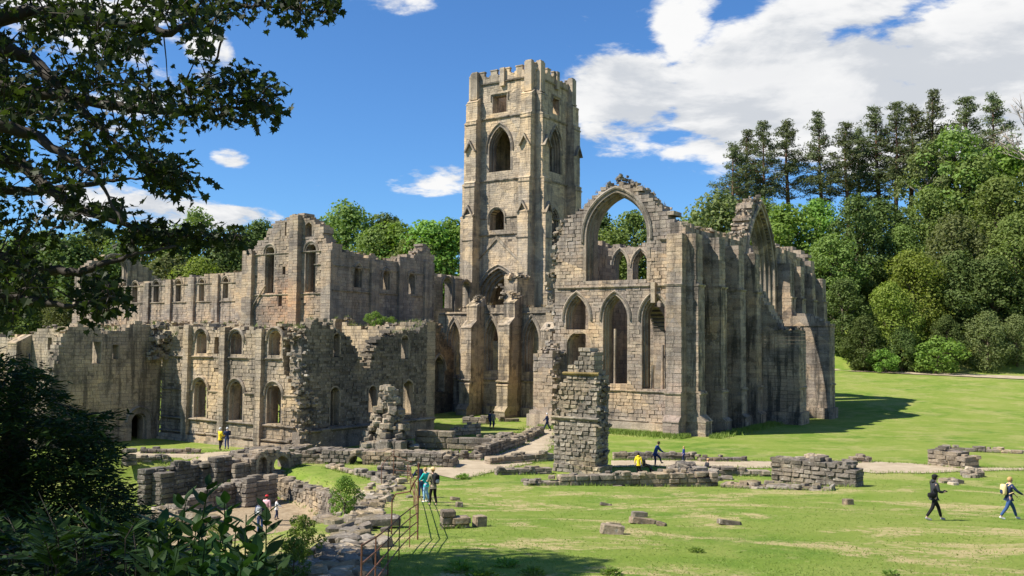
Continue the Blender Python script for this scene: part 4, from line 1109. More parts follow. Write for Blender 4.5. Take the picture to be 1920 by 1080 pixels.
    top = E2.top([(566, 640), (578, 612), (592, 603), (610, 605), (628, 618), (645, 628), (658, 640), (668, 660), (678, 684), (690, 690), (700, 668), (708, 645), (722, 632), (745, 625), (768, 625), (790, 620), (802, 600)])
    ops = [E2.open(625, 637, 668, 634, 627), E2.open(619, 636, 796, 738, 727), E2.open(691, 706, 775, 735, 724), E2.open(756, 774, 776, 727, 715), E2.open(752, 766, 672, 640, 632)]
    acc, core = Acc(), Acc()
    fill(E2, acc, core, top, -.4, ops, course=.26, bw=(.26, .62), rag=.45, jit=.07, seed=171, missing=.02)
    cap(E2, acc, top, size=(.25, .55), dens=4, seed=172, amp=.2)
    rg = random.Random(4)
    edge_rubble(E2, acc, [(p[0], p[1] - .2) for p in top], size=(.2, .45), dens=3.0, seed=173, spread=.18)
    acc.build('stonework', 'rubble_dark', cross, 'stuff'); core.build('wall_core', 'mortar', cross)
    for o in ops: surround(E2, o, cross, 'stone_range', PLAIN)
    ac = Acc()
    Sx = Wall('S', -31.0, 1.3)
    edge_rubble(Sx, ac, [(-19.0, .2), (-19.4, 4), (-19.8, 7), (-19.9, 9.5)], 1.8, (.2, .48), 11, 174, .42, d=.3)
    ac.build('torn_edge', 'rubble', cross, 'stuff')
    z = E2.px(600, 823)[1]
    ac = Acc(); slab(E2, ac, -31.2, -14.6, -.8, E2.px(600, 806)[1], -.3, .55); ac.build('plinth', 'stone_low', cross)
    string(E2, cross, 'stone_low', -31.3, -14.5, E2.px(600, 806)[1], .26, .3, 175, d=.5)

    # wall with the small traceried window, and rubble ramp falling towards the aisle
    par = thing('parlour_wall', 'dark wall stub with a small three-light traceried window', 'ruin', wab(-33.6, 3, 0))
    E3 = Wall('E', -33.6, 1.2)
    o = E3.open(812, 833, 735, 695, 668)
    tp = [(-6, 10.5)] + E3.top([(795, 612), (808, 604), (822, 606), (835, 640), (848, 660)])
    tp[-1] = (7.9, tp[-1][1])
    acc, core = Acc(), Acc()
    fill(E3, acc, core, tp, -.4, [o], course=.32, bw=(.4, .8), rag=.4, jit=.05, seed=181); cap(E3, acc, tp, size=(.3, .6), dens=4, seed=182)
    edge_rubble(E3, acc, tp, size=(.3, .6), dens=4, seed=183)
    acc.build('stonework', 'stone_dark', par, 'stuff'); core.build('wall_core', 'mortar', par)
    f = surround(E3, o, par, 'stone_trim', PLAIN, hood=(.12, .36, .2, 0))
    for k in (-1, 1):
        ac = Acc(); slab(E3, ac, o.c + k * o.w / 6 - .09, o.c + k * o.w / 6 + .09, o.z0, o.zs + o.rise * .55, -.5, -.3); ac.build('mullion', 'stone_trim', f)
    ac = Acc(); slab(E3, ac, o.c - o.w / 2 - .3, o.c + o.w / 2 + .3, o.z0 - .3, o.zs + o.rise + .3, -1.18, -1.0); ac.build('window_backing', 'stone_dark', par)
    # middle wall with grown top between cross wall and transept
    mid = thing('broken_inner_wall', 'pale broken inner wall with a lone arch head and bushes on top', 'ruin', wab(-30, -12, 0))
    S3 = Wall('S', -13.0, 1.4); acc, core = Acc(), Acc()
    tp = S3.top([(580, 640), (612, 625), (622, 600), (640, 598), (652, 612), (672, 616), (700, 612), (730, 610), (760, 606), (800, 604)])
    fill(S3, acc, core, tp, 0, [S3.open(628, 641, 640, 604, 595)], course=.34, bw=(.4, .9), rag=.4, seed=191); cap(S3, acc, tp, size=(.25, .55), dens=3, seed=192)
    acc.build('stonework', 'stone_range', mid, 'stuff'); core.build('wall_core', 'mortar', mid)
    # low far wall on the left edge of the picture
    far = thing('far_left_wall', 'low far ruined wall with narrow slits, at the left edge beyond the yew', 'ruin', wab(-60, -30, 0))
    S4 = Wall('S', -28.0, 1.2); acc, core = Acc(), Acc()
    tp = S4.top([(-40, 628), (60, 628), (78, 616), (118, 616), (125, 628), (200, 628)])
    tp = [(p[0], p[1]) for p in tp]
    ops = [S4.open(89, 97, 656, 636, 636), S4.open(32, 40, 668, 642, 642)]
    fill(S4, acc, core, tp, -.5, ops, course=.32, bw=(.4, .9), rag=.2, seed=195); cap(S4, acc, tp, size=(.22, .5), dens=2, seed=196)
    acc.build('stonework', 'stone_aisle', far, 'stuff'); core.build('wall_core', 'mortar', far)
    ac = Acc(); s = S4.px(50, 650)[0]; buttress(S4, ac, s - .9, s + .9, -.5, [(9.0, 1.6)], .34, 197); ac.build('buttress', 'stone_aisle', far)
build_range()

# ------------------------------------------------------------------ low walls and fallen stone
TUFTS = []
def low_wall(label, base, tops, t=.8, course=.32, bw=(.45, 1.0), opens=(), seed=1, name='low_wall', mat='stone_low', z=None, rag=.12, n=300, axis=None, cat='low wall', below=.35, capn=2.0, jit=.05):
    """footing or broken wall measured along its foot; every stone is a part"""
    (uL, vL), (uR, vR) = base
    g0 = onground(uL, vL) if z is None else onz(uL, vL, z); g1 = onground(uR, vR) if z is None else onz(uR, vR, z)
    w = Wall.free(g0, g1, t)
    root = thing(name, label, cat, (g0 + g1) / 2)
    tp = [w.px(*q) for q in tops]; tp[0] = (0.0, tp[0][1]); tp[-1] = (w.len, tp[-1][1])
    acc, core = Acc(), Acc(); keep = []
    TUFTS.append((w, w.len))
    course *= .86; bw = (bw[0] * .8, bw[1] * .85)
    ops = [w.open(*o) for o in opens]
    fill(w, acc, core, tp, (min(g0.z, g1.z) - below) if z is None else min(z, -1.5) - .3, ops, course=course, bw=bw, rag=rag, jit=jit, seed=seed, keep=keep)
    block_parts(w, keep, root, mat, n, acc, seed)
    rg = random.Random(seed)
    for i in range(int(w.len * t * capn)):       # loose top stones
        s = rg.uniform(0, w.len); zz = interp(tp, s); sz = rg.uniform(.22, .5)
        q = Matrix.Rotation(rg.uniform(0, 3.1), 3, 'Z')
        stone_part(root, mat, w.pt(s, zz + .02, -rg.uniform(.1, max(t - .1, .15))), q @ Vector((sz * 1.3, 0, 0)), q @ Vector((0, sz, 0)), Vector((0, 0, sz * .55)), rg.randrange(8))
    acc.build('stonework', mat, root, 'stuff'); core.build('wall_core', 'mortar_pale', root)
    for o in ops: surround(w, o, root, mat, [(.18, .04), (0, .04), (0, -.35), (0, -t)], name='arch_ring')
    return root, w
def stub(label, uL, uR, vb, vt, depth, seed=1, z=0.0, name='wall_stub', mat='stone_low', cat='wall stub'):
    """block of standing masonry aligned with the church: lit south face uL..uR, east face of given depth"""
    b = ab(*onz((uL + uR) / 2, vb, z).xy)[1]
    w = Wall('S', b, depth); s0, zt = w.px(uL, vt); s1 = w.px(uR, vt)[0]
    root = thing(name, label, cat, w.pt((s0 + s1) / 2, z, -depth / 2))
    acc, core = Acc(), Acc(); rg = random.Random(seed)
    zz = min(z, -1.45 if z < -.3 else z) - .3
    while zz < zt:
        z1 = zz + .3 * rg.uniform(.85, 1.2); nd = max(1, round(depth / .75)); nw = max(1, round((s1 - s0) / .7))
        for i in range(nw):
            for j in range(nd):
                if z1 > zt - .25 and rg.random() < .3: continue
                l, r_ = s0 + (s1 - s0) * i / nw, s0 + (s1 - s0) * (i + 1) / nw; d0, d1 = -depth * (j + 1) / nd, -depth * j / nd
                l += rg.uniform(-.05, .05) * (i > 0); 
                stone_part(root, mat, w.pt((l + r_) / 2 + rg.uniform(-.03, .03), (zz + z1) / 2, (d0 + d1) / 2 + rg.uniform(-.03, .03)), w.D * (r_ - l - .02), w.N * (d1 - d0 - .02), UP * (z1 - zz - .02), rg.randrange(8))
        zz = z1
    slab(w, core, s0 + .08, s1 - .08, z - .3, zt - .25, -depth + .08, -.08); core.build('wall_core', 'mortar_pale', root)
    return root
def heap(label, centre, rx, ry, h, n, size=(.25, .55), seed=1, name='rubble_heap', mat='rubble', cat='rubble', shape=1.0):
    """mound of separate stones"""
    rg = random.Random(seed); c = Vector(centre); root = thing(name, label, cat, c)
    for i in range(n):
        k = rg.random() ** .8; ang = rg.uniform(0, 6.283); rr = math.sqrt(rg.random()) * (1 - k) ** shape + .12
        x, y = c.x + rx * rr * math.cos(ang), c.y + ry * rr * math.sin(ang)
        zb = gh(x, y) if shape < 9 else c.z
        s = rg.uniform(*size); q = Matrix.Rotation(rg.uniform(0, 3.1), 3, 'Z') @ Matrix.Rotation(rg.uniform(-.35, .35), 3, 'X')
        stone_part(root, mat, (x, y, max(zb, c.z - .3) + h * k), q @ Vector((s * rg.uniform(.9, 1.5), 0, 0)), q @ Vector((0, s, 0)), q @ Vector((0, 0, s * rg.uniform(.45, .8))), rg.randrange(8))
    return root

def build_low():
    low_wall('long low foundation wall crossing the lawn before the freestanding pier', ((985, 911), (1348, 912)), [(985, 906), (1030, 898), (1085, 893), (1150, 889), (1230, 889), (1290, 884), (1310, 890), (1348, 891)], .85, .34, (.6, 1.3), seed=201)
    heap('heap of broken masonry behind the low wall beside the pushchair', onground(1288, 896), 2.4, 1.6, .75, 70, (.35, .8), 202, mat='stone_low')
    low_wall('two-course footing left of the freestanding pier', ((930, 891), (1036, 889)), [(930, 881), (980, 879), (1036, 877)], .7, .3, (.5, 1.1), seed=203)
    low_wall('higher back footing left of the freestanding pier, edging the path', ((918, 872), (1040, 864)), [(918, 862), (950, 858), (990, 852), (1040, 848)], .9, .34, (.6, 1.3), seed=204)
    low_wall('straight dark kerb wall behind the man in blue', ((1150, 862), (1304, 863)), [(1150, 850), (1240, 851), (1304, 851)], .6, .36, (.8, 1.6), seed=205)
    low_wall('short pale kerb of flat stones right of the small girl', ((1312, 866), (1402, 866)), [(1312, 856), (1360, 857), (1402, 859)], .7, .26, (.6, 1.2), seed=206)
    low_wall('low flat footing between heap and dark wall block on the right', ((1340, 892), (1445, 894)), [(1340, 880), (1400, 881), (1445, 882)], .8, .28, (.5, 1.1), seed=207)
    low_wall('dark coursed wall block standing on the right lawn', ((1445, 906), (1606, 914)), [(1445, 861), (1490, 864), (1540, 863), (1572, 868), (1590, 872), (1606, 884)], 1.5, .34, (.55, 1.1), seed=208, capn=2.6)
    low_wall('rubble footing strewn along the foot of the dark wall block', ((1350, 914), (1560, 921)), [(1350, 908), (1450, 911), (1560, 915)], 1.4, .22, (.35, .8), seed=209, mat='rubble', capn=2.0)
    heap('small stones lying behind the dark wall block', onground(1525, 866), 1.6, .5, .5, 24, (.3, .6), 210)
    low_wall('short broken wall just right of the dark wall block', ((1598, 868), (1636, 868)), [(1598, 860), (1620, 856), (1636, 859)], .8, .3, (.4, .8), seed=211)
    low_wall('angled ruined footing at the right, nearest the black-clad walker', ((1738, 872), (1812, 880)), [(1738, 846), (1765, 840), (1795, 855), (1812, 863)], 1.8, .34, (.6, 1.2), seed=212, capn=2.2)
    low_wall('thin kerb line running off to the right edge', ((1768, 845), (1930, 852)), [(1768, 836), (1850, 841), (1930, 846)], .6, .26, (.7, 1.4), seed=213, mat='rubble')
    heap('low stone outcrop by the path at the right', onground(1822, 893), .8, .6, .4, 22, (.3, .6), 214)
    heap('flat stones in the worn grass left of the rightmost outcrop', onground(1785, 905), .9, .9, .15, 14, (.3, .6), 215)
    # drain and basin walls in the middle
    low_wall('long smooth moulded trough wall behind the rubble pinnacle', ((778, 843), (937, 848)), [(778, 812), (860, 815), (937, 821)], .9, .5, (1.0, 1.9), seed=220, rag=.04, jit=.02, capn=.6)
    low_wall('shaded low parapet wall rising beside the path, nearer piece', ((903, 862), (986, 833)), [(903, 842), (945, 826), (986, 819)], .7, .34, (.6, 1.2), seed=221, rag=.05)
    low_wall('shaded low parapet wall beside the path, farther piece by the walker', ((988, 830), (1021, 813)), [(988, 815), (1021, 801)], .7, .36, (.6, 1.2), seed=222, rag=.05)
    low_wall('grey slab bench wall on the grass below the aisle windows', ((866, 794), (912, 796)), [(866, 781), (912, 782)], 1.0, .4, (.8, 1.6), seed=223, rag=.03)
    low_wall('thin slab kerb on the grass right of the standing pair', ((935, 791), (974, 791)), [(935, 784), (974, 785)], .8, .3, (.8, 1.6), seed=224, rag=.03)
    low_wall('tilted slab wall between the trough and the standing pair', ((850, 818), (902, 815)), [(850, 808), (880, 795), (902, 796)], .8, .4, (.6, 1.2), seed=225)
    heap('spill of stones between trough and parapet', onground(950, 822), 2.6, 1.2, .35, 50, (.3, .65), 226)
    low_wall('broken footing with lumps left of the near parapet', ((848, 862), (902, 864)), [(848, 850), (875, 848), (902, 852)], .9, .3, (.4, .9), seed=227)
    heap('squat stones at the left end of the gravel path', onground(835, 872), .9, .7, .8, 26, (.35, .7), 228, mat='stone_low')
    # rubble pinnacle
    c = onground(727, 846)
    r = heap('tall ragged rubble pinnacle on a base of squared blocks', c, 2.3, 1.5, 5.0, 230, (.3, .7), 230, 'rubble_pinnacle', 'rubble', 'ruin', 1.25)
    rg = random.Random(3)
    for i in range(12):
        q = c + EV * rg.uniform(-2.6, 2.2) - NV * rg.uniform(.4, 1.3)
        h_ = rg.uniform(.6, 1.4); stone_part(r, 'stone_low', (q.x, q.y, c.z + h_ / 2 - .1), EV * rg.uniform(.6, 1.1), NV * .7, UP * h_, i)
    # inner heart of the pinnacle
    v, f_ = [], []; tube(v, f_, [(c.x, c.y, c.z - .2), (c.x, c.y, c.z + 2), (c.x, c.y, c.z + 4.6)], [1.3, .7, .25], 9); mesh_obj('rubble_core', v, f_, 'rubble_dark', r)
    # left complex
    low_wall('sunlit kerb wall before the shaded wing', ((262, 851), (374, 852)), [(262, 841), (320, 841), (374, 844)], .5, .3, (.5, 1.0), seed=240)
    low_wall('low broken stones on the grass strip beside the yew', ((255, 868), (318, 866)), [(255, 858), (290, 856), (318, 858)], .7, .26, (.4, .9), seed=241)
    stub('upright block at the left edge of the grass strip by the yew', 226, 238, 866, 846, .9, 242)
    low_wall('shaded stepped wall dropping to the left court', ((300, 927), (378, 913)), [(300, 904), (312, 882), (322, 890), (334, 868), (360, 866), (378, 868)], .8, .3, (.5, 1.0), seed=243, name='court_wall', z=-.8)
    stub('leftmost square pillar stub of the sunk court', 257, 271, 926, 888, 1.6, 244, -.8)
    stub('small block stub beside the leftmost pillar of the sunk court', 288, 303, 926, 890, 1.0, 245, -.8)
    stub('coursed lit stub at the end of the shaded stepped wall', 362, 380, 914, 872, 1.2, 246, -.8)
    stub('tall square pillar of the sunk court below the couple', 388, 405, 905, 858, 2.8, 247, -.5)
    stub('second pillar of the sunk court, right of the tall one', 433, 442, 905, 862, 2.2, 248, -.5)
    stub('third pillar of the sunk court, left of the small arch', 455, 464, 898, 862, 2.0, 249, -.4)
    low_wall('small arched drain wall with a narrow and a wide arch', ((470, 893), (566, 880)), [(470, 866), (486, 848), (512, 846), (540, 848), (566, 858)], 1.2, .28, (.35, .75), opens=[(484, 500, 890, 866, 856), (513, 541, 884, 872, 860)], seed=250, name='drain_wall', z=-.2)
    low_wall('long rubble-topped wall running behind the sunlit lawn patch', ((545, 869), (850, 878)), [(545, 850), (600, 845), (690, 848), (770, 851), (815, 852), (850, 862)], 1.6, .3, (.4, .95), opens=[(654, 680, 880, 868, 858)], seed=251, mat='stone_low', capn=2.6)
    low_wall('flat rubble terrace on which the couple stands', ((428, 858), (560, 862)), [(428, 850), (480, 846), (560, 842)], 3.0, .28, (.5, 1.1), seed=252, capn=1.6)
    low_wall('front broken wall of the sunk court with tumbled top', ((352, 962), (505, 935)), [(352, 940), (380, 926), (420, 914), (450, 908), (480, 898), (505, 905)], .9, .3, (.4, .9), seed=253, name='court_wall', z=-1.4, capn=3)
    stub('dark-sided wall end above the backpacker', 440, 462, 948, 902, 2.6, 254, -1.4)
    heap('tumbled flat blocks at the foot of the yew', onz(325, 965, -1.0), 2.6, 1.6, .5, 60, (.4, .9), 255)
    low_wall('retaining wall of the sunk court, far half', ((508, 926), (572, 950)), [(508, 894), (540, 904), (572, 914)], .9, .28, (.35, .8), seed=256, name='retaining_wall', z=-1.5, cat='retaining wall', capn=3)
    low_wall('retaining wall of the sunk court, near half by the green bush', ((572, 950), (668, 1000)), [(572, 913), (600, 922), (640, 938), (668, 960)], .9, .28, (.35, .8), seed=257, name='retaining_wall', z=-1.5, cat='retaining wall', capn=3)
    low_wall('low bench of stones along the foot of the retaining wall', ((585, 975), (660, 1008)), [(585, 967), (630, 980), (660, 996)], .7, .28, (.5, 1.0), seed=258, z=-1.5)
    # torn bank between court and upper lawn
    rg = random.Random(12); bank = thing('stone_bank', 'broken stony bank between the sunk court and the railing', 'rubble', onground(690, 960))
    line = [(738, 892), (716, 920), (692, 950), (672, 985), (655, 1020), (640, 1055), (628, 1085)]
    for i in range(260):
        k = rg.random() * (len(line) - 1); j = int(k); f = k - j
        u = line[j][0] + (line[j + 1][0] - line[j][0]) * f + rg.gauss(0, 16 + 3 * j); v = line[j][1] + (line[j + 1][1] - line[j][1]) * f + rg.gauss(0, 9)
        p = onground(u, v); s = rg.uniform(.16, .5)
        q = Matrix.Rotation(rg.uniform(0, 3.1), 3, 'Z') @ Matrix.Rotation(rg.uniform(-.4, .4), 3, 'X')
        stone_part(bank, 'rubble', (p.x, p.y, p.z + s * .15), q @ Vector((s * rg.uniform(1, 1.6), 0, 0)), q @ Vector((0, s, 0)), q @ Vector((0, 0, s * .7)), rg.randrange(8))
    p = onground(716, 990); stone_part(bank, 'stone_low', (p.x, p.y, p.z + .25), Matrix.Rotation(.2, 3, 'Z') @ Vector((1.35, 0, 0)), Vector((-.1, .7, 0)), Vector((0, 0, .28)), 2)
    p = onground(690, 1062); stone_part(bank, 'stone_low', (p.x, p.y, p.z + .15), Vector((.6, .1, 0)), Vector((-.1, .5, 0)), Vector((.04, 0, .45)), 3)
    low_wall('edge footing along the top of the sunlit lawn patch', ((610, 878), (745, 908)), [(610, 872), (680, 884), (745, 902)], .5, .24, (.35, .8), seed=259, mat='rubble', capn=2)
    low_wall('short wall with standing stones by the far end of the railing', ((706, 893), (770, 893)), [(706, 874), (740, 872), (770, 878)], .8, .28, (.35, .8), seed=260)
    # freestanding pier
    b = ab(*onz(1083, 888, 0).xy)[1]; S = Wall('S', b, 1.75)
    root = thing('ruined_pier', 'freestanding coursed stone pier with ledges in the foreground centre', 'pier', S.pt(S.px(1083, 880)[0], 0, -.8))
    z1, z2, z3 = S.px(1080, 872)[1], S.px(1080, 786)[1], S.px(1085, 702)[1]
    sl0, sr0 = S.px(1037, 870)[0], S.px(1128, 870)[0]; sr1 = S.px(1119, 750)[0]; sl1 = S.px(1038, 780)[0]
    acc, core = Acc(), Acc(); keep = []
    fill(S, acc, core, [(sl0, z1), (sr0, z1)], -.3, course=.28, bw=(.3, .62), rag=.0, jit=.06, seed=270, keep=keep, d=.12)
    fill(S, acc, core, [(sl0, z2), (sr1, z2)], z1, course=.28, bw=(.3, .62), rag=.0, jit=.06, seed=271, missing=.01, keep=keep)
    fill(S, acc, core, [(sl1, S.px(1040, 768)[1]), (S.px(1052, 716)[0], S.px(1052, 716)[1]), (S.px(1060, 690)[0], z3), (sr1, z3)], z2 + .1, left=[(z2, sl1), (S.px(1050, 720)[1], S.px(1050, 720)[0]), (z3, S.px(1055, 700)[0])], course=.28, bw=(.3, .6), rag=.2, jit=.07, seed=272, missing=.02, keep=keep, d=-.06)
    fill(S, acc, core, [(S.px(1062, 685)[0], S.px(1062, 685)[1]), (S.px(1078, 680)[0], S.px(1078, 678)[1]), (S.px(1082, 658)[0], S.px(1082, 656)[1]), (S.px(1114, 655)[0], S.px(1114, 655)[1])], z3 + .1, course=.29, bw=(.32, .6), rag=.15, jit=.06, seed=273, keep=keep, d=-.12, t=1.2)
    block_parts(S, keep, root, 'stone_pier', 300, acc, 5)
    edge_rubble(S, acc, [(sl0 + .05, z1 + 1), (sl1 + .05, z2 + .5), (S.px(1052, 716)[0], S.px(1052, 716)[1])], 1.5, (.2, .42), 9, 274, .15)
    edge_rubble(S, acc, [(sr1, z1 + .5), (sr1, z2), (sr1, z3)], 1.4, (.2, .42), 14, 275, .10, d=-.15)
    acc.build('stonework', 'stone_pier', root, 'stuff'); core.build('wall_core', 'mortar_pale', root)
    for z, s0, s1, m_ in ((z2 + .05, sl0 - .1, sr1 + .15, 'stone_pier'), (z3 + .05, S.px(1056, 702)[0], sr1 + .1, 'stone_mossy')): string(S, root, m_, s0, s1, z, .22, .16, int(z * 7), breaks=.1)
    # loose stones on the lawn
    for lab, u, v, sx, sy, sz, rot in (
        ('flat slab half sunk, upper of the two in the lawn centre', 1204, 982, .95, .5, .22, .1), ('small tilted block on top edge of the centre slab', 1199, 970, .6, .35, .25, .2),
        ('dark block lying nearest the camera in the lawn centre', 1148, 1001, .75, .4, .34, -.1), ('flat pale stone left of the centre slab', 1150, 988, .5, .3, .16, .3),
        ('small pale stone right of the centre slab', 1240, 986, .35, .25, .14, -.5), ('thin pale stone above the others in the lawn', 1136, 948, .55, .25, .12, .1),
        ('pale flat rock toward the right of the lawn', 1368, 984, .85, .4, .18, .1), ('pointed grey stone alone below the dark wall block', 1590, 946, .5, .35, .3, .4),
        ('short upright block by the railing shadow', 899, 987, .42, .4, .42, .5), ('small square stone right of the trio at the railing', 861, 951, .3, .3, .26, .3), ('flat stepping stone beside the trio at the railing', 853, 938, .45, .6, .16, .2)):
        p = onground(u, v); q = Matrix.Rotation(rot, 3, 'Z'); t = thing('fallen_stone', lab, 'stone', p, 'loose stones lying on the lawn')
        stone_part(t, 'stone_low', (p.x, p.y, p.z + sz * .4), q @ Vector((sx, 0, 0)), q @ Vector((0, sy, 0)), q @ Vector((.06, .05, sz)), len(lab))
    low_wall('knee-high broken wall end with dark mouth beside the railing shadow', ((828, 992), (882, 990)), [(828, 962), (845, 958), (850, 972), (882, 976)], .5, .28, (.4, .8), seed=280, name='broken_wall_end', capn=1)
build_low()

# ------------------------------------------------------------------ people
def skin_mesh(name, pts, edges, rad, mat, parent, root=0, sub=1):
    me = bpy.data.meshes.new(name); loc = parent.location
    me.from_pydata([tuple(Vector(p) - loc) for p in pts], edges, [])
    ob = bpy.data.objects.new(name, me); COL.objects.link(ob); ob.parent = parent
    m = ob.modifiers.new('skin', 'SKIN'); m.use_smooth_shade = True
    sv = me.skin_vertices[0].data
    for i, r_ in enumerate(rad):
        sv[i].radius = r_ if hasattr(r_, '__len__') else (r_, r_); sv[i].use_root = (i == root)
    if sub:
        s = ob.modifiers.new('sub', 'SUBSURF'); s.levels = sub; s.render_levels = sub
    me.materials.append(MATS[mat])
    return ob
def blob(name, c, r, mat, parent, rot=None, flat_front=None, n=10, box=1.0):
    """ellipsoid-like shell; flat_front=(dir, limit) trims the face side for hair"""
    V = []; Fc = []; m = 8
    for i in range(m + 1):
        t = math.pi * i / m
        for k in range(n):
            p = 6.2832 * k / n; q3 = (math.sin(t) * math.cos(p), math.sin(t) * math.sin(p), math.cos(t))
            V.append(Vector([r[e] * math.copysign(abs(q3[e]) ** box, q3[e]) for e in range(3)]))
    if flat_front:
        lim, low = flat_front
        for v in V:
            if v.z < r[2] * .25 and v.y > lim: v.y = lim
    q = rot or Matrix.Identity(3)
    for i in range(m):
        for k in range(n): Fc.append([i * n + k, i * n + (k + 1) % n, (i + 1) * n + (k + 1) % n, (i + 1) * n + k])
    return mesh_obj(name, [tuple(Vector(c) + q @ v) for v in V], Fc, mat, parent, True)
def box_part(name, c, ex, ey, ez, mat, parent):
    o = stone_part(parent, mat, c, ex, ey, ez, 0, name); return o
def person(label, pos, H=1.72, face=0.0, stride=.0, lean=.0, arms='down', top='navy', legs='black', hair='brown_hair', shoes='black', hat=None, pack=None, extras=None, sleeves=True, step=None, long_hair=False, bag=None, group='visitors among the ruins', hood=False):
    """face: heading angle in radians, 0 = along +X of the picture, pi/2 = away from the camera"""
    pos = Vector(pos); root = thing('person', label, 'person', pos, group)
    k = H / 1.75; fx = Vector((math.cos(face), math.sin(face), 0)); sd = Vector((-fx.y, fx.x, 0))      # forward, left
    def P(f, s, z): return pos + fx * f * k + sd * s * k + UP * z * k
    hipz = .93 - .05 * abs(stride)
    pel = P(0, 0, hipz + .03); spi = P(lean * .35, 0, 1.15); che = P(lean * .75, 0, 1.36); nec = P(lean * 1.0, 0, 1.50); hd0 = P(lean * 1.12 + .01, 0, 1.56); hd = P(lean * 1.2 + .02, 0, 1.64); hdt = P(lean * 1.2 + .01, 0, 1.71)
    B = [pel, spi, che, nec, hd0, hd, hdt]; E_ = [(0, 1), (1, 2), (2, 3), (3, 4), (4, 5), (5, 6)]
    Rd = [(.10, .10), (.09, .09), (.10, .10), (.05, .05), (.06, .065), (.082, .092), (.06, .068)]
    Rd = [(a * k, b * k) for a, b in Rd]
    nose = P(lean * 1.2 + .125, 0, 1.625); B.append(nose); E_.append((5, 7)); Rd.append((.014 * k,) * 2)
    joints = {}
    for s in (-1, 1):
        sh = P(lean * .8, s * .19, 1.42)
        st = 'down' if arms is None else (arms if isinstance(arms, str) else arms[0 if s > 0 else 1])
        if st == 'down': el, wr, ha = P(lean * .4 - .04 - stride * .15 * s, s * .25, 1.14), P(lean * .2 + .06 - stride * .35 * s, s * .27, .90), P(.09 - stride * .4 * s, s * .27, .82)
        elif st == 'swing': el, wr, ha = P(.05 + stride * .3 * s, s * .26, 1.15), P(.18 + stride * .5 * s, s * .27, .98), P(.24 + stride * .52 * s, s * .26, .92)
        elif st == 'front': el, wr, ha = P(lean * .6 + .06, s * .25, 1.14), P(lean + .28, s * .14, 1.10), P(lean + .35, s * .09, 1.11)
        elif st == 'rail': el, wr, ha = P(lean + .15, s * .24, 1.16), P(lean + .36, s * .2, 1.02), P(lean + .44, s * .19, 1.02)
        else: el, wr, ha = P(lean * .6 + .2, s * .24, 1.2), P(lean + .45, s * .2, 1.05), P(lean + .53, s * .19, 1.03)
        b = len(B); B += [sh, el, wr, ha]; E_ += [(2, b), (b, b + 1), (b + 1, b + 2), (b + 2, b + 3)]; Rd += [(.06 * k, .06 * k), (.042 * k, .042 * k), (.028 * k, .028 * k), (.036 * k, .020 * k)]
        hv = (ha - wr).normalized(); lat = hv.cross(UP); lat = lat.normalized() if lat.length > .1 else fx; 
        if abs(hv.z) > .8: lat = fx
        curl = (hv.cross(lat)).normalized() * .02 * k
        for q, ln in ((-1.5, .062), (-.5, .078), (.5, .074), (1.5, .055)):
            c = len(B); B += [ha + hv * .04 * k + lat * q * .018 * k, ha + hv * (.04 + ln) * k + lat * q * .02 * k + curl]; E_ += [(b + 3, c), (c, c + 1)]; Rd += [(.0095 * k,) * 2, (.007 * k,) * 2]
        c = len(B); B += [wr.lerp(ha, .5) + lat * .04 * k * s, wr.lerp(ha, 1.1) + lat * .055 * k * s]; E_ += [(b + 2, c), (c, c + 1)]; Rd += [(.012 * k,) * 2, (.009 * k,) * 2]
        joints[s] = [sh, el, wr, ha]
    legs_j = {}
    for s in (-1, 1):
        st = stride * s
        hp = P(0, s * .09, hipz - .02)
        if step and s == step: kn, an, to = P(.32, s * .1, .70), P(.42, s * .1, .34), P(.58, s * .1, .32)
        else:
            kn = P(st * .42 + (.06 if st <= 0 else .04), s * .10, .50 + .01); an = P(st * .78 - (.05 if st < 0 else 0), s * .10, .09 + (.06 if st < -.2 else 0)); to = P(st * .78 + .17, s * .11, .035 + (0.0 if st < -.2 else 0.0))
        b = len(B); B += [hp, kn, an, to]; E_ += [(0, b), (b, b + 1), (b + 1, b + 2), (b + 2, b + 3)]; Rd += [(.085 * k,) * 2, (.058 * k,) * 2, (.036 * k,) * 2, (.03 * k, .025 * k)]
        legs_j[s] = [hp, kn, an, to]
    skin_mesh('body', B, E_, Rd, 'skin', root)
    # jacket or shirt
    g = 1.17; J = [P(0, 0, hipz - .06), pel, spi, che, P(lean * .95, 0, 1.475)]; Je = [(0, 1), (1, 2), (2, 3), (3, 4)]; Jr = [(.155, .155), (.15, .15), (.142, .142), (.15, .15), (.085, .085)]
    for s in (-1, 1):
        sh, el, wr, ha = joints[s]; b = len(J); J += [sh, el, el.lerp(wr, .92 if sleeves else .05)]; Je += [(3, b), (b, b + 1), (b + 1, b + 2)]; Jr += [(.078, .078), (.058, .058), (.046, .046)]
    tp = skin_mesh('jacket', J, Je, [(a * k, b * k) for a, b in Jr], 'cloth_' + top, root, 1)
    T_ = [P(0, 0, hipz + .07), P(0, 0, hipz - .0)]; Te = [(0, 1)]; Tr = [(.135, .135), (.14, .14)]
    for s in (-1, 1):
        hp, kn, an, to = legs_j[s]; b = len(T_); T_ += [hp, kn, kn.lerp(an, .95)]; Te += [(1, b), (b, b + 1), (b + 1, b + 2)]; Tr += [(.102, .102), (.074, .074), (.056, .056)]
        skin_mesh('shoe', [an + UP * .0, an - UP * .045 * k, to], [(0, 1), (1, 2)], [(.05 * k,) * 2, (.05 * k, .04 * k), (.045 * k, .032 * k)], 'cloth_' + shoes, root)
    skin_mesh('trousers', T_, Te, [(a * k, b * k) for a, b in Tr], 'cloth_' + legs, root, 0)
    rot = Matrix((( sd.x, fx.x, 0), (sd.y, fx.y, 0), (0, 0, 1)))
    hc = hd + UP * .025 * k - fx * .018 * k
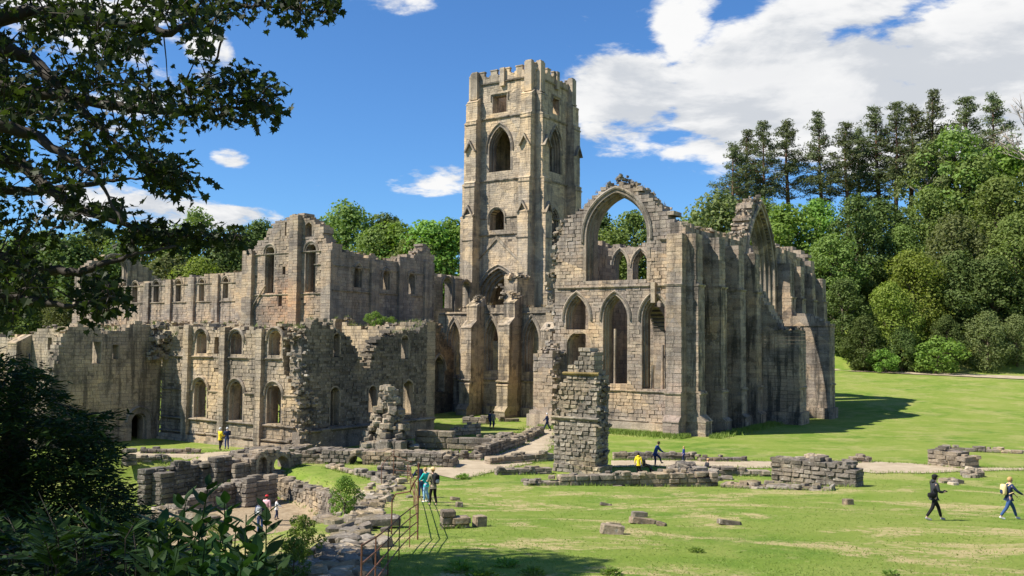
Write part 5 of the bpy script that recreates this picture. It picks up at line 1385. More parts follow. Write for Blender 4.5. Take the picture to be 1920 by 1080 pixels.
    blob('hair', hc, (.098 * k, .112 * k, .115 * k if not long_hair else .125 * k), 'cloth_' + hair, root, rot, (.035 * k, 0))
    if long_hair: blob('hair', hd - UP * .13 * k - fx * .065 * k, (.095 * k, .05 * k, .17 * k), 'cloth_' + hair, root, rot)
    for s in (-1, 1): blob('eye', hd + fx * .088 * k + sd * s * .034 * k + UP * .0, (.012 * k,) * 3, 'cloth_black', root, rot, n=6)
    blob('mouth', hd + fx * .088 * k - UP * .058 * k, (.024 * k, .01 * k, .008 * k), 'cloth_lips', root, rot, n=6)
    if hat:
        hh = hd + UP * .075 * k - fx * .01 * k
        h = blob('hat', hh, (.108 * k, .118 * k, .075 * k), 'cloth_' + hat[0], root, rot)
        if hat[1] == 'cap': blob('peak', hh + fx * .11 * k - UP * .005 * k, (.075 * k, .085 * k, .012 * k), 'cloth_' + hat[0], root, rot)
        if hat[1] == 'brim': blob('brim', hh - UP * .015 * k, (.2 * k, .21 * k, .014 * k), 'cloth_' + hat[0], root, rot, n=14)
    if hood: blob('hood', nec - fx * .07 * k + UP * .02 * k, (.12 * k, .075 * k, .075 * k), 'cloth_' + top, root, rot)
    if pack:
        pk = thing('backpack', pack[1], 'backpack', P(lean * .6 - .24, 0, 1.0)); c = P(lean * .6 - .22, 0, 1.24)
        blob('pack_body', c - fx * .03 * k, (.15 * k, .10 * k, .23 * k), 'cloth_' + pack[0], pk, rot, n=12, box=.55); blob('pack_pocket', c - fx * .085 * k - UP * .08 * k, (.11 * k, .06 * k, .1 * k), 'cloth_' + (pack[2] if len(pack) > 2 else pack[0]), pk, rot, n=12, box=.6)
        for s in (-1, 1):
            v, f_ = [], []; tube(v, f_, [P(lean * .7 - .13, s * .11, 1.40), P(lean * .8 + .0, s * .12, 1.50), P(lean * .8 + .15, s * .12, 1.36), P(lean * .5 + .10, s * .15, 1.15), P(lean * .5 - .1, s * .16, 1.08)], .02 * k, 6); mesh_obj('strap', v, f_, 'cloth_' + pack[0], pk)
    if bag:
        bg = thing('shoulder_bag', bag[1], 'bag', P(-.16, .2, .85)); c = P(-.16, bag[2] * .16, 1.0)
        blob('bag_body', c, (.075 * k, .17 * k, .10 * k), 'cloth_' + bag[0], bg, rot, n=12, box=.5)
        v, f_ = [], []; tube(v, f_, [c + UP * .1 * k, P(-.02, bag[2] * .12, 1.30), P(lean * .8 + .03, -bag[2] * .12, 1.50)], .018 * k, 6); mesh_obj('strap', v, f_, 'cloth_' + bag[0], bg)
    return root, P
def build_people():
    G = onground
    p, P = person('person in black hooded jacket and cap walking right across the lawn', G(1752, 976), 1.78, 0.05, .42, .03, 'front', 'charcoal', 'black', 'dark_hair', 'grey', hat=('black', 'cap'), hood=True, bag=('black', 'black camera bag slung at the hip of the black-clad walker', -1))
    c = thing('camera_in_hand', 'small black camera held before the black-clad walker', 'camera', P(.42, 0, 1.08))
    blob('camera_body', P(.43, 0, 1.13), (.05, .07, .045), 'cloth_black', c); blob('camera_lens', P(.50, 0, 1.12), (.05, .03, .03), 'cloth_black', c)
    person('person in navy top and blue jeans striding at the right edge', G(1892, 974), 1.72, 0.05, .5, .06, ('swing', 'reach'), 'navy', 'jeans', 'fair_hair', 'white', pack=('cream', 'yellow and navy backpack on the walker at the right edge', 'navy'))
    person('child in yellow jacket standing behind the long low wall', G(1197, 893), 1.5, 1.2, .1, 0, 'down', 'yellow', 'black', 'dark_hair', 'black', hood=True)
    person('man in blue jacket bending forward with one foot raised on a stone', G(1228, 876), 1.78, 0.1, .05, .22, 'rail', 'blue', 'navy', 'brown_hair', 'black', step=-1)
    person('small girl in bright blue top standing on the path', G(1282, 867), 1.16, 2.6, .05, 0, 'down', 'royal', 'navy', 'fair_hair', 'black', long_hair=True)
    person('person crouched low behind the rubble heap, only head and shoulder showing', G(1322, 890) - Vector((0, 0, .55)), 1.6, .2, 0, .2, 'front', 'charcoal', 'black', 'fair_hair', 'black')
    person('person in yellow jacket, left of the couple on the rubble terrace', G(412, 852) + Vector((0, 0, .3)), 1.72, .9, .05, 0, 'front', 'yellow', 'black', 'grey_hair', 'black')
    person('person in navy jacket, right of the couple on the rubble terrace', G(425, 850) + Vector((0, 0, .3)), 1.68, 2.2, .05, 0, 'front', 'navy', 'jeans', 'grey_hair', 'black')
    person('person in teal jacket and pale jeans leaning at the railing', G(799, 942), 1.62, 2.6, .05, .06, 'rail', 'teal', 'pale_blue', 'fair_hair', 'white')
    person('person in navy top bending over the railing, mostly hidden', G(790, 934), 1.68, 2.4, .05, .22, 'rail', 'navy', 'jeans', 'dark_hair', 'black')
    person('person in straw hat and black trousers carrying a child at the railing', G(812, 948), 1.7, 2.3, .12, .03, 'front', 'khaki', 'black', 'fair_hair', 'khaki', hat=('straw', 'brim'), pack=('black', 'dark green carrier pack worn by the person in the straw hat', 'grey'))
    person('man in dark top and cap with a grey backpack, seen from behind in the court', onz(487, 1002, -1.45), 1.78, 1.5, .05, 0, 'down', 'navy', 'jeans', 'dark_hair', 'grey', hat=('black', 'cap'), pack=('grey', 'grey backpack with white straps worn by the man in the court', 'white'))
    person('person in pale pink top and red headscarf in the sunk court', onz(499, 983, -1.45), 1.6, 1.3, .1, 0, 'down', 'pink', 'grey', 'brown_hair', 'white', hat=('red', 'round'))
    person('child in pale top holding an arm out in the sunk court', onz(518, 974, -1.45), 1.2, .2, .1, 0, ('down', 'reach'), 'white', 'navy', 'brown_hair', 'black')
    person('person in khaki jacket of the standing pair below the aisle', G(925, 804), 1.72, .8, .1, 0, 'down', 'khaki', 'navy', 'dark_hair', 'black')
    person('person in navy coat of the standing pair below the aisle', G(919, 803), 1.7, .8, .1, 0, 'down', 'navy', 'navy', 'dark_hair', 'black')
    person('person in dark blue walking up the gravel path by the buttress', G(1026, 809), 1.78, 2.9, .4, .03, 'swing', 'navy', 'navy', 'grey_hair', 'black')
    # pushchair
    c = G(1212, 887) ; t = thing('pushchair', 'dark folding pushchair parked between yellow-coated child and man in blue', 'pushchair', c)
    f = Vector((1, .15, 0)); s_ = Vector((-.15, 1, 0))
    def Q(a, b, z): return c + f * a + s_ * b + UP * z
    for s in (-.22, .22):
        v, fc = [], []; tube(v, fc, [Q(-.55, s, 1.15), Q(-.42, s, 1.0), Q(.1, s, .45), Q(.38, s, .14)], .022, 6); mesh_obj('frame', v, fc, 'cloth_black', t)
        v, fc = [], []; tube(v, fc, [Q(-.1, s, .62), Q(-.38, s, .12)], .02, 6); mesh_obj('frame', v, fc, 'cloth_black', t)
        for a in (.38, -.38):
            v, fc = [], []; tube(v, fc, [Q(a, s - .025, .12), Q(a, s + .025, .12)], .12, 12); w = mesh_obj('wheel', v, fc, 'cloth_black', t)
    v, fc = [], []; tube(v, fc, [Q(-.55, -.22, 1.15), Q(-.55, .22, 1.15)], .022, 6); mesh_obj('handle', v, fc, 'cloth_black', t)
    blob('seat', Q(.0, 0, .5), (.30, .2, .1), 'cloth_charcoal', t); blob('backrest', Q(-.22, 0, .72), (.16, .2, .26), 'cloth_charcoal', t); blob('footrest', Q(.3, 0, .3), (.1, .17, .05), 'cloth_navy', t)

# ------------------------------------------------------------------ iron railing beside the court
def build_rail():
    r = thing('iron_railing', 'rusty iron railing of posts and four bars running down towards the camera', 'railing', onground(783, 1000))
    def bar(pts, rad, name='rail'):
        v, f_ = [], []; tube(v, f_, pts, rad, 7); return mesh_obj(name, v, f_, 'rust', r)
    feet = [(783, 1012), (768, 1026), (748, 1050), (727, 1080), (703, 1120), (676, 1165)]
    hts = [1.15] * 6; tops = []
    for i, (u, v) in enumerate(feet):
        g = onground(u, v); bar([g - UP * .2, g + UP * (1.12 if i else 2.35)], .015 if i else .026, 'post'); tops.append(g)
    for z in (1.1, .83, .56, .29):
        bar([g + UP * z for g in tops], .017)
    # upper run going away along the drop
    far = [(783, 1012), (776, 950), (770, 925), (764, 905)]
    G2 = [onground(*p) for p in far]
    for g in G2[1:]: bar([g - UP * .2, g + UP * 1.12], .022, 'post')
    for z in (1.1, .8, .5): bar([g + UP * z for g in G2], .017)
    # bent stay reaching over the edge, and the far hoop
    a = tops[0]; b = onground(734, 1002)
    bar([a + UP * 1.95, a + UP * 1.85 + Vector((-.15, 0, -.12)), a.lerp(b, .3) + UP * 1.45, b.lerp(a, .15) + UP * 1.32, b + UP * 1.1, b + UP * .2 - UP * .3], .024, 'stay')
    c = onground(715, 908); d = onground(738, 896)
    bar([c - UP * .2, c + UP * 1.05, c.lerp(d, .3) + UP * 1.35, d + UP * 1.5], .022, 'stay'); bar([d - UP * .2, d + UP * 1.75], .026, 'post')
    e = onground(772, 900); bar([d + UP * .5, e + UP * .5], .018); bar([d + UP * 1.4, e + UP * 1.1], .018)
build_people()
build_rail()

# ------------------------------------------------------------------ plants
nrg = np.random.default_rng(11)
def quads(P, N, size, asp=.6, jit=.5, rng=nrg):
    """leaf quads (diamonds) at points P facing roughly N"""
    n = len(P); N = N + rng.normal(0, jit, (n, 3)); N /= np.linalg.norm(N, axis=1)[:, None] + 1e-9
    T = np.cross(N, rng.normal(0, 1, (n, 3))); T /= np.linalg.norm(T, axis=1)[:, None] + 1e-9
    B = np.cross(N, T); s = (size * rng.uniform(.6, 1.3, n))[:, None]
    V = np.stack([P - T * s * .5, P + B * s * asp * .5 - T * s * .05, P + T * s * .5, P - B * s * asp * .5 - T * s * .05], 1)
    return V.reshape(-1, 3), (np.arange(n * 4).reshape(-1, 4))
def sphere_pts(n, rng=nrg):
    v = rng.normal(0, 1, (n, 3)); return v / np.linalg.norm(v, axis=1)[:, None]
def lobes_crown(lobes, n, size, rng, shell=.75, up=.35):
    """leaves spread over the shells of several lobes (x,y,z,r)"""
    L = np.array(lobes); w = L[:, 3] ** 2; idx = rng.choice(len(L), n, p=w / w.sum())
    d = sphere_pts(n, rng); rr = L[idx, 3] * np.where(rng.random(n) < shell, rng.uniform(.82, 1.06, n), rng.uniform(.3, .85, n))
    P = L[idx, :3] + d * rr[:, None] * np.array([1, 1, .85])
    return quads(P, d + np.array([0, 0, up]), size, .65, .55, rng)
def raw_mesh(name, V, Fc, mat, smooth_=False):
    me = bpy.data.meshes.new(name); me.from_pydata(np.asarray(V).tolist(), [], Fc if isinstance(Fc, list) else Fc.tolist()); me.materials.append(MATS[mat])
    if smooth_: me.polygons.foreach_set('use_smooth', [True] * len(me.polygons))
    return me
MAPLE = [(0, -.10), (.10, .02), (.34, -.10), (.30, .10), (.52, .26), (.30, .34), (.34, .50), (.14, .50), (0, .92), (-.14, .50), (-.34, .50), (-.30, .34), (-.52, .26), (-.30, .10), (-.34, -.10), (-.10, .02)]
def leaf_fan(P, T, N, size, shape, rng):
    """flat lobed leaves: base P, midrib T, normal N"""
    sh = np.array(shape); m = len(sh); n = len(P)
    B = np.cross(N, T); B /= np.linalg.norm(B, axis=1)[:, None] + 1e-9
    s = size[:, None, None]
    fold = np.abs(sh[:, 0])[None, :, None] * rng.uniform(-.1, .45, n)[:, None, None]
    V = P[:, None] + s * (B[:, None] * sh[None, :, :1] + T[:, None] * (sh[None, :, 1:] + .1) + N[:, None] * fold)
    c = P[:, None] + s * (T[:, None] * .3)
    V = np.concatenate([V, c], 1).reshape(-1, 3)
    k = np.arange(m); tri = np.stack([k, (k + 1) % m, np.full(m, m)], 1)
    Fc = (tri[None] + (np.arange(n) * (m + 1))[:, None, None]).reshape(-1, 3)
    return V, Fc
def unit(a): return a / (np.linalg.norm(a, axis=-1, keepdims=True) + 1e-9)
LANCE = [(0, 0), (.13, .12), (.21, .34), (.19, .56), (.10, .8), (0, 1), (-.10, .8), (-.19, .56), (-.21, .34), (-.13, .12)]
PROTO = {}
def proto_broad(key, seed, H=16, R_=5.5, mat='leaf_mid', n=5200, size=.62, nl=34, low=.18, bark='bark', sparse=False):
    rg = random.Random(seed); rng = np.random.default_rng(seed)
    v, f = [], []; tube(v, f, [(0, 0, -1.5), (0, 0, H * .2), (rg.uniform(-.3, .3), rg.uniform(-.3, .3), H * .5), (0, 0, H * .86)], [H * .024, H * .02, H * .013, .04], 7)
    lobes = []
    for i in range(nl):
        t = (i + .5) / nl; z = H * (low + (1 - low) * t * .93); env = math.sin(math.pi * min(1, (t * .86 + .16))) ** .6
        a = i * 2.399 + rg.uniform(-.3, .3); r = R_ * env * rg.uniform(.35, .85); x, y = r * math.cos(a), r * math.sin(a)
        lr = R_ * rg.uniform(.16, .34) * (.8 if sparse else 1); lobes.append((x, y, z, lr))
        if i % 2 == 0: tube(v, f, [(0, 0, max(z - R_ * .55, H * .12)), (x * .5, y * .5, z - R_ * .22), (x, y, z)], [H * .009, H * .005, .03], 5)
    cV, cF = lobes_crown(lobes, n, size, rng, .62 if sparse else .75)
    PROTO[key] = (raw_mesh('trunk', v, f, bark, True), raw_mesh('crown', cV, cF, mat), H)
def proto_pine(key, seed, H=22, mat='leaf_pine'):
    rg = random.Random(seed); rng = np.random.default_rng(seed); v, f = [], []
    bend = rg.uniform(-.5, .5)
    tube(v, f, [(0, 0, -2), (bend * .3, 0, H * .4), (bend, .1, H * .7), (bend * .8, 0, H * .99)], [.36, .28, .17, .03], 7)
    P = []; N = []
    z0 = H * rg.uniform(.36, .5); z = z0
    while z < H * .995:
        t = (z - z0) / (H - z0); Lb = (4.3 * (1 - t) ** .8 * min(1, .45 + t * 2.2) + .35) * rg.uniform(.7, 1.15)
        for k in range(rg.randint(3, 5)):
            a = rg.uniform(0, 6.28); bx = bend * min(1, z / H / .7); ln = Lb * rg.uniform(.55, 1.1); rise = ln * rg.uniform(.0, .28)
            tip = (bx + math.cos(a) * ln, math.sin(a) * ln, z + rise)
            tube(v, f, [(bx, 0, z - .25), (bx + (tip[0] - bx) * .6, tip[1] * .6, z + rise * .3), tip], [.055, .035, .012], 4)
            for q in range(int(3 + ln * 1.6)):
                s = rg.uniform(.35, 1.08); r_ = rg.uniform(.32, .62); c = np.array([bx + (tip[0] - bx) * s + rg.gauss(0, .18), tip[1] * s + rg.gauss(0, .18), z + rise * s + rg.gauss(.12, .12)]); m = 15
                d = sphere_pts(m, rng) * np.array([1, 1, .55]) * r_; P.append(c + d); N.append(d * .6 + np.array([0, 0, .5]))
        z += rg.uniform(.32, .72)
    cV, cF = quads(np.concatenate(P), np.concatenate(N), .42, .26, .6, rng)
    PROTO[key] = (raw_mesh('trunk', v, f, 'bark_pine', True), raw_mesh('crown', cV, cF, mat), H)
def proto_bare(key, seed, H=14):
    rg = random.Random(seed); v, f = [], []
    def grow(p, d, ln, r, lv):
        q = p + d * ln; tube(v, f, [p, p + d * ln * .5 + Vector((rg.uniform(-.1, .1),) * 3), q], [r, r * .8, r * .6], 5)
        if lv == 0: return
        for i in range(3 if lv > 1 else 4):
            nd = (d + Vector((rg.uniform(-.7, .7), rg.uniform(-.7, .7), rg.uniform(-.1, .5)))).normalized(); grow(q - d * ln * rg.uniform(0, .3), nd, ln * rg.uniform(.55, .8), r * .55, lv - 1)
    grow(Vector((0, 0, -1)), Vector((0, 0, 1)), H * .36, .3, 5)
    rng = np.random.default_rng(seed); P = np.array(v)[rng.choice(len(v), 500)]
    cV, cF = quads(P + rng.normal(0, .15, P.shape), rng.normal(0, 1, P.shape), .16, .5, .5, rng)
    PROTO[key] = (raw_mesh('trunk', v, f, 'bark_pale', True), raw_mesh('crown', cV, cF, 'leaf_dry'), H)
def proto_rosette(key, seed, H=.7):
    """low clump of arching broad leaves"""
    rng = np.random.default_rng(seed); n = 150
    a = rng.uniform(0, 6.28, n); r = rng.random(n) ** .7 * .55; P = np.stack([np.cos(a) * r, np.sin(a) * r, rng.uniform(.02, .42, n) * (1 - r)], 1)
    b = a + rng.normal(0, .7, n); T = unit(np.stack([np.cos(b), np.sin(b), rng.uniform(-.1, .9, n)], 1)); N = unit(np.array([0, 0, 1.0]) + rng.normal(0, .3, T.shape)); N = unit(N - (N * T).sum(1)[:, None] * T)
    V, Fc = leaf_fan(P, T, N, rng.uniform(.16, .34, n), LANCE, rng); v, f = [], []
    tube(v, f, [(0, 0, -.05), (0, 0, .2), (.02, .01, .5)], [.02, .015, .006], 5)
    PROTO[key] = (raw_mesh('trunk', v, f, 'leaf_weed', True), raw_mesh('crown', V, Fc, 'leaf_bright'), H)

def plant(key, label, loc, height, group, name='tree', rot=None, wid=1.0, cat='tree'):
    tr, cr_m, H = PROTO[key]; t = thing(name, label, cat, loc, group); s = height / H
    t.scale = (s * wid, s * wid, s); t.rotation_euler = (0, 0, rnd.uniform(0, 6.28) if rot is None else rot)
    for nm, me in (('trunk', tr), ('crown', cr_m)):
        o = bpy.data.objects.new(nm, me); COL.objects.link(o); o.parent = t
    return t
def place(key, u, vtop, Y, label, group, name='tree', wid=1.0, cat='tree', vbase=None):
    p = atY(u, vtop, Y); g = gh(p.x, Y); h = p.z - g
    if vbase is not None: g = atY(u, vbase, Y).z; h = p.z - g
    return plant(key, label, (p.x, Y, g), max(h, 1.2), group, name, None, wid, cat)

def build_trees():
    proto_broad('oak', 1, 16, 6.4, 'leaf_mid', 11000, .44, 60); proto_broad('oak2', 2, 17, 6.0, 'leaf_mid', 11000, .44, 58); proto_broad('dark', 3, 17, 5.6, 'leaf_dark', 11000, .44, 56, .08)
    proto_broad('dark2', 9, 15, 6.0, 'leaf_dark', 11000, .44, 56, .06)
    proto_broad('lime', 4, 13, 5.4, 'leaf_lime', 11000, .38, 60, .05); proto_broad('olive', 5, 14, 5.8, 'leaf_olive', 10000, .42, 54, .06); proto_broad('birch', 6, 16, 4.2, 'leaf_olive', 5200, .36, 44, .2, 'bark_pale', True)
    proto_broad('bright', 7, 14, 5.6, 'leaf_bright', 10000, .42, 56, .06); proto_broad('bush', 8, 5, 3.4, 'leaf_bright', 2600, .34, 22, .1); proto_broad('thin', 10, 17, 5.0, 'leaf_mid', 5000, .38, 44, .25, 'bark', True)
    proto_pine('pine', 21); proto_pine('pine2', 22); proto_pine('pine3', 23, 23); proto_bare('bare', 31)
    G = 'wooded bank right of the ruin'
    pines = [(1372, 268, 'leftmost'), (1398, 246, 'second from left'), (1432, 228, 'third from left'), (1478, 226, 'fourth from left'), (1540, 213, 'fifth from left, standing slim and apart'), (1590, 228, 'sixth from left'), (1612, 240, 'seventh from left'), (1648, 204, 'eighth from left'), (1676, 190, 'ninth from left'), (1704, 198, 'tenth from left'), (1744, 172, 'third from right'), (1808, 180, 'second from right'), (1856, 176, 'rightmost')]
    for i, (u, v, w) in enumerate(pines):
        Y = 226 + (i * 7) % 11
        place(('pine', 'pine2', 'pine3')[i % 3], u, v, Y, 'tall dark pine on the ridge, ' + w, 'pines on the ridge', 'pine_tree', 1.0 + .18 * (i % 2))
    T = [('olive', 1345, 360, 190, 'feathery pale tree over the chapel roofline, leftmost of the bank'), ('bright', 1470, 380, 200, 'light green tree behind the great east window'), ('bright', 1530, 372, 205, 'light green tree right of the great east window'), ('dark', 1605, 362, 196, 'dark tree rising below the pines'),
         ('dark2', 1650, 372, 205, 'broad dark tree just under the middle pines'), ('lime', 1712, 470, 180, 'yellow-green tree in the middle of the bank'), ('lime', 1668, 530, 174, 'lower yellow-green tree left of the brightest one'), ('dark', 1580, 520, 177, 'dark tree touching the chapel corner'),
         ('oak', 1560, 440, 188, 'mid green tree above the chapel corner'), ('olive', 1790, 400, 190, 'grey-green tree right of the yellow-green one'), ('dark2', 1800, 470, 180, 'dark tree behind the olive shrubs'), ('oak2', 1870, 330, 196, 'large tree high on the right edge'), ('oak', 1905, 400, 184, 'large dull green tree at the right edge, middle height'),
         ('thin', 1790, 235, 212, 'tall airy tree among the right pines'), ('birch', 1735, 260, 214, 'thin pale-stemmed tree left of the airy one'), ('oak2', 1740, 350, 206, 'mid green tree below the airy tree'), ('dark2', 1860, 480, 178, 'dark tree low on the right'), ('olive', 1850, 585, 170, 'olive shrub tree at the foot of the bank, right'), ('olive', 1905, 590, 171, 'olive shrub tree at the right edge foot'),
         ('dark', 1620, 590, 171, 'dark low tree at the foot of the bank, left'), ('dark2', 1690, 610, 170, 'dark low tree beside the bright bush'), ('oak', 1520, 480, 190, 'tree hidden behind the north end of the chapel'), ('oak2', 1820, 290, 208, 'round tree under the right pines'), ('bright', 1890, 270, 214, 'light green tree under the rightmost pine'), ('oak', 1690, 420, 198, 'mid green tree in the upper middle bank'), ('oak2', 1950, 300, 200, 'tall tree cut by the right edge'), ('dark', 1960, 470, 178, 'dark tree cut by the right edge'), ('dark2', 1775, 590, 171, 'dark low tree left of the olive shrubs'),
         ('oak', 1425, 372, 215, 'round tree between gable and pines'), ('oak2', 1310, 398, 205, 'small round treetop above the chapel wall')]
    for i, (k, u, v, Y, lab) in enumerate(T): place(k, u, v, Y, lab, G, 'broadleaf_tree', 1.0 + .1 * ((i * 5) % 3))
    place('bush', 1755, 632, 166.5, 'bright round bush at the foot of the wooded bank', G, 'bush', 1.3, 'bush')
    place('bush', 1660, 655, 167, 'smaller bright bush left of the round one', G, 'bush', 1.2, 'bush')
    place('bare', 1905, 190, 212, 'leafless pale tree at the top right corner', G, 'bare_tree', 1.3)
    G = 'trees behind the nave and transept'
    T = [('oak', 650, 378, 225, 'tall domed tree behind the transept wall'), ('dark', 725, 398, 232, 'small dark treetop right of the domed tree'), ('bright', 745, 415, 215, 'light green tree behind the transept wall, middle'), ('oak2', 700, 425, 212, 'mid green tree behind the transept wall, lower'), ('bright', 800, 412, 212, 'light green tree left of the tower'), ('bright', 845, 408, 216, 'light green tree touching the tower'), ('oak', 775, 440, 208, 'low mid green tree before the tower'),
         ('oak2', 600, 425, 226, 'dark tree right of the gable'), ('dark', 545, 440, 224, 'dark tree behind the gable'), ('dark', 490, 408, 226, 'dark tree left of the gable'), ('dark2', 455, 425, 222, 'second dark tree left of the gable'), ('thin', 370, 388, 230, 'airy pale tree against the cloud on the left'), ('oak', 330, 420, 226, 'broad tree left of the airy one'), ('oak2', 270, 415, 224, 'broad tree above the west arch'), ('dark2', 415, 455, 212, 'dark tree behind the nave wall'),
         ('lime', 375, 486, 200, 'round light green bush above the nave wall'), ('olive', 318, 478, 203, 'brownish tree left of the round light green bush'), ('dark', 230, 450, 214, 'dark tree behind the west arch'), ('oak', 180, 420, 222, 'tree behind leaves, far left'), ('dark2', 130, 440, 214, 'dark tree far left behind leaves'), ('oak2', 90, 430, 222, 'tree at the far left behind leaves, middle'), ('oak', 40, 440, 216, 'tree at the far left edge'), ('dark', -20, 430, 214, 'dark tree cut by the left edge'),
         ('olive', 60, 520, 178, 'olive tree low on the far left'), ('olive', 110, 560, 172, 'second olive tree low on the far left'), ('oak', 20, 540, 170, 'low tree at the left edge above the far wall'),
         ('dark', 1122, 392, 214, 'dark tree seen through the great gable window, left'), ('oak2', 1190, 392, 206, 'round tree seen through the great gable window, right'), ('oak', 1150, 430, 204, 'low tree seen through the great gable window, middle'), ('oak', 1070, 440, 220, 'tree hidden between tower and chapel')]
    for i, (k, u, v, Y, lab) in enumerate(T): place(k, u, v, Y, lab, G, 'broadleaf_tree', 1.0 + .1 * ((i * 5) % 3))
    # small plants on walls and lawn
    for lab, u, v, hpx, Y, key in (('green bush growing on the broken inner wall', 705, 612, 24, 92, 'bush'), ('second bush growing on the broken inner wall', 733, 608, 14, 92.5, 'bush'), ('bright plant on the far left wall', 96, 694, 12, 75, 'bush')):
        p = atY(u, v, Y); plant(key, lab, p - UP * .2, hpx / F * Y * 1.3, 'plants rooted in the ruin', 'wall_bush', None, 1.1, 'bush')
    proto_broad('shrub', 41, 2.2, 1.1, 'leaf_bright', 3400, .11, 26, .02); proto_broad('shrub2', 42, 1.8, 1.0, 'leaf_lime', 2600, .10, 22, .02); proto_rosette('weed', 43); proto_broad('ivy', 44, 1.6, 1.0, 'leaf_dark', 2000, .11, 20, .02)
    for lab, u, v, h, key, nm in (('leafy green bush on the retaining wall of the court', 646, 962, 1.5, 'shrub', 'shrub'), ('yellow-green shrub near the camera in the court', 566, 1048, 1.15, 'shrub2', 'shrub'), ('low leafy shrub below the yellow-green one', 550, 1085, .9, 'shrub', 'shrub'), ('bright shrub beside the yew foot', 322, 1010, 1.1, 'shrub2', 'shrub'),
                                  ('pale shrub showing behind the tall weeds', 400, 1015, .9, 'shrub2', 'shrub'), ('clump of ivy on the court wall', 430, 935, 1.2, 'ivy', 'ivy_clump'), ('dark creeper hanging in the court corner', 497, 905, 1.3, 'ivy', 'ivy_clump'), ('bushy plant at the foot of the chapel wall', 1243, 808, 1.1, 'weed', 'weed_clump'),
                                  ('broad-leaved weed clump on the right lawn', 1306, 1036, 0.23, 'weed', 'weed_clump'), ('weed clump at the bottom edge right of centre', 1670, 1080, 0.22, 'weed', 'weed_clump'), ('dark weed clump at the bottom centre', 862, 1072, 0.41, 'weed', 'weed_clump'), ('second dark weed clump at the bottom centre', 950, 1062, 0.33, 'weed', 'weed_clump'), ('third dark weed clump at the bottom centre', 1000, 1078, 0.30, 'weed', 'weed_clump'), ('small dark weed right of the bottom clumps', 1145, 1078, 0.28, 'weed', 'weed_clump'), ('big dark weed clump at the bottom edge', 905, 1090, 0.44, 'weed', 'weed_clump'),
                                  ('dry tuft beside the gravel path', 868, 898, .5, 'weed', 'weed_clump'), ('grassy tuft under the rubble pinnacle', 715, 852, .6, 'weed', 'weed_clump'), ('second grassy tuft under the rubble pinnacle', 690, 850, .5, 'weed', 'weed_clump')):
        p = onground(u, v); plant(key, lab, p, h, 'shrubs and weeds by the ruin', nm, None, 1.0, 'shrub' if nm == 'shrub' else 'weed')
build_trees()

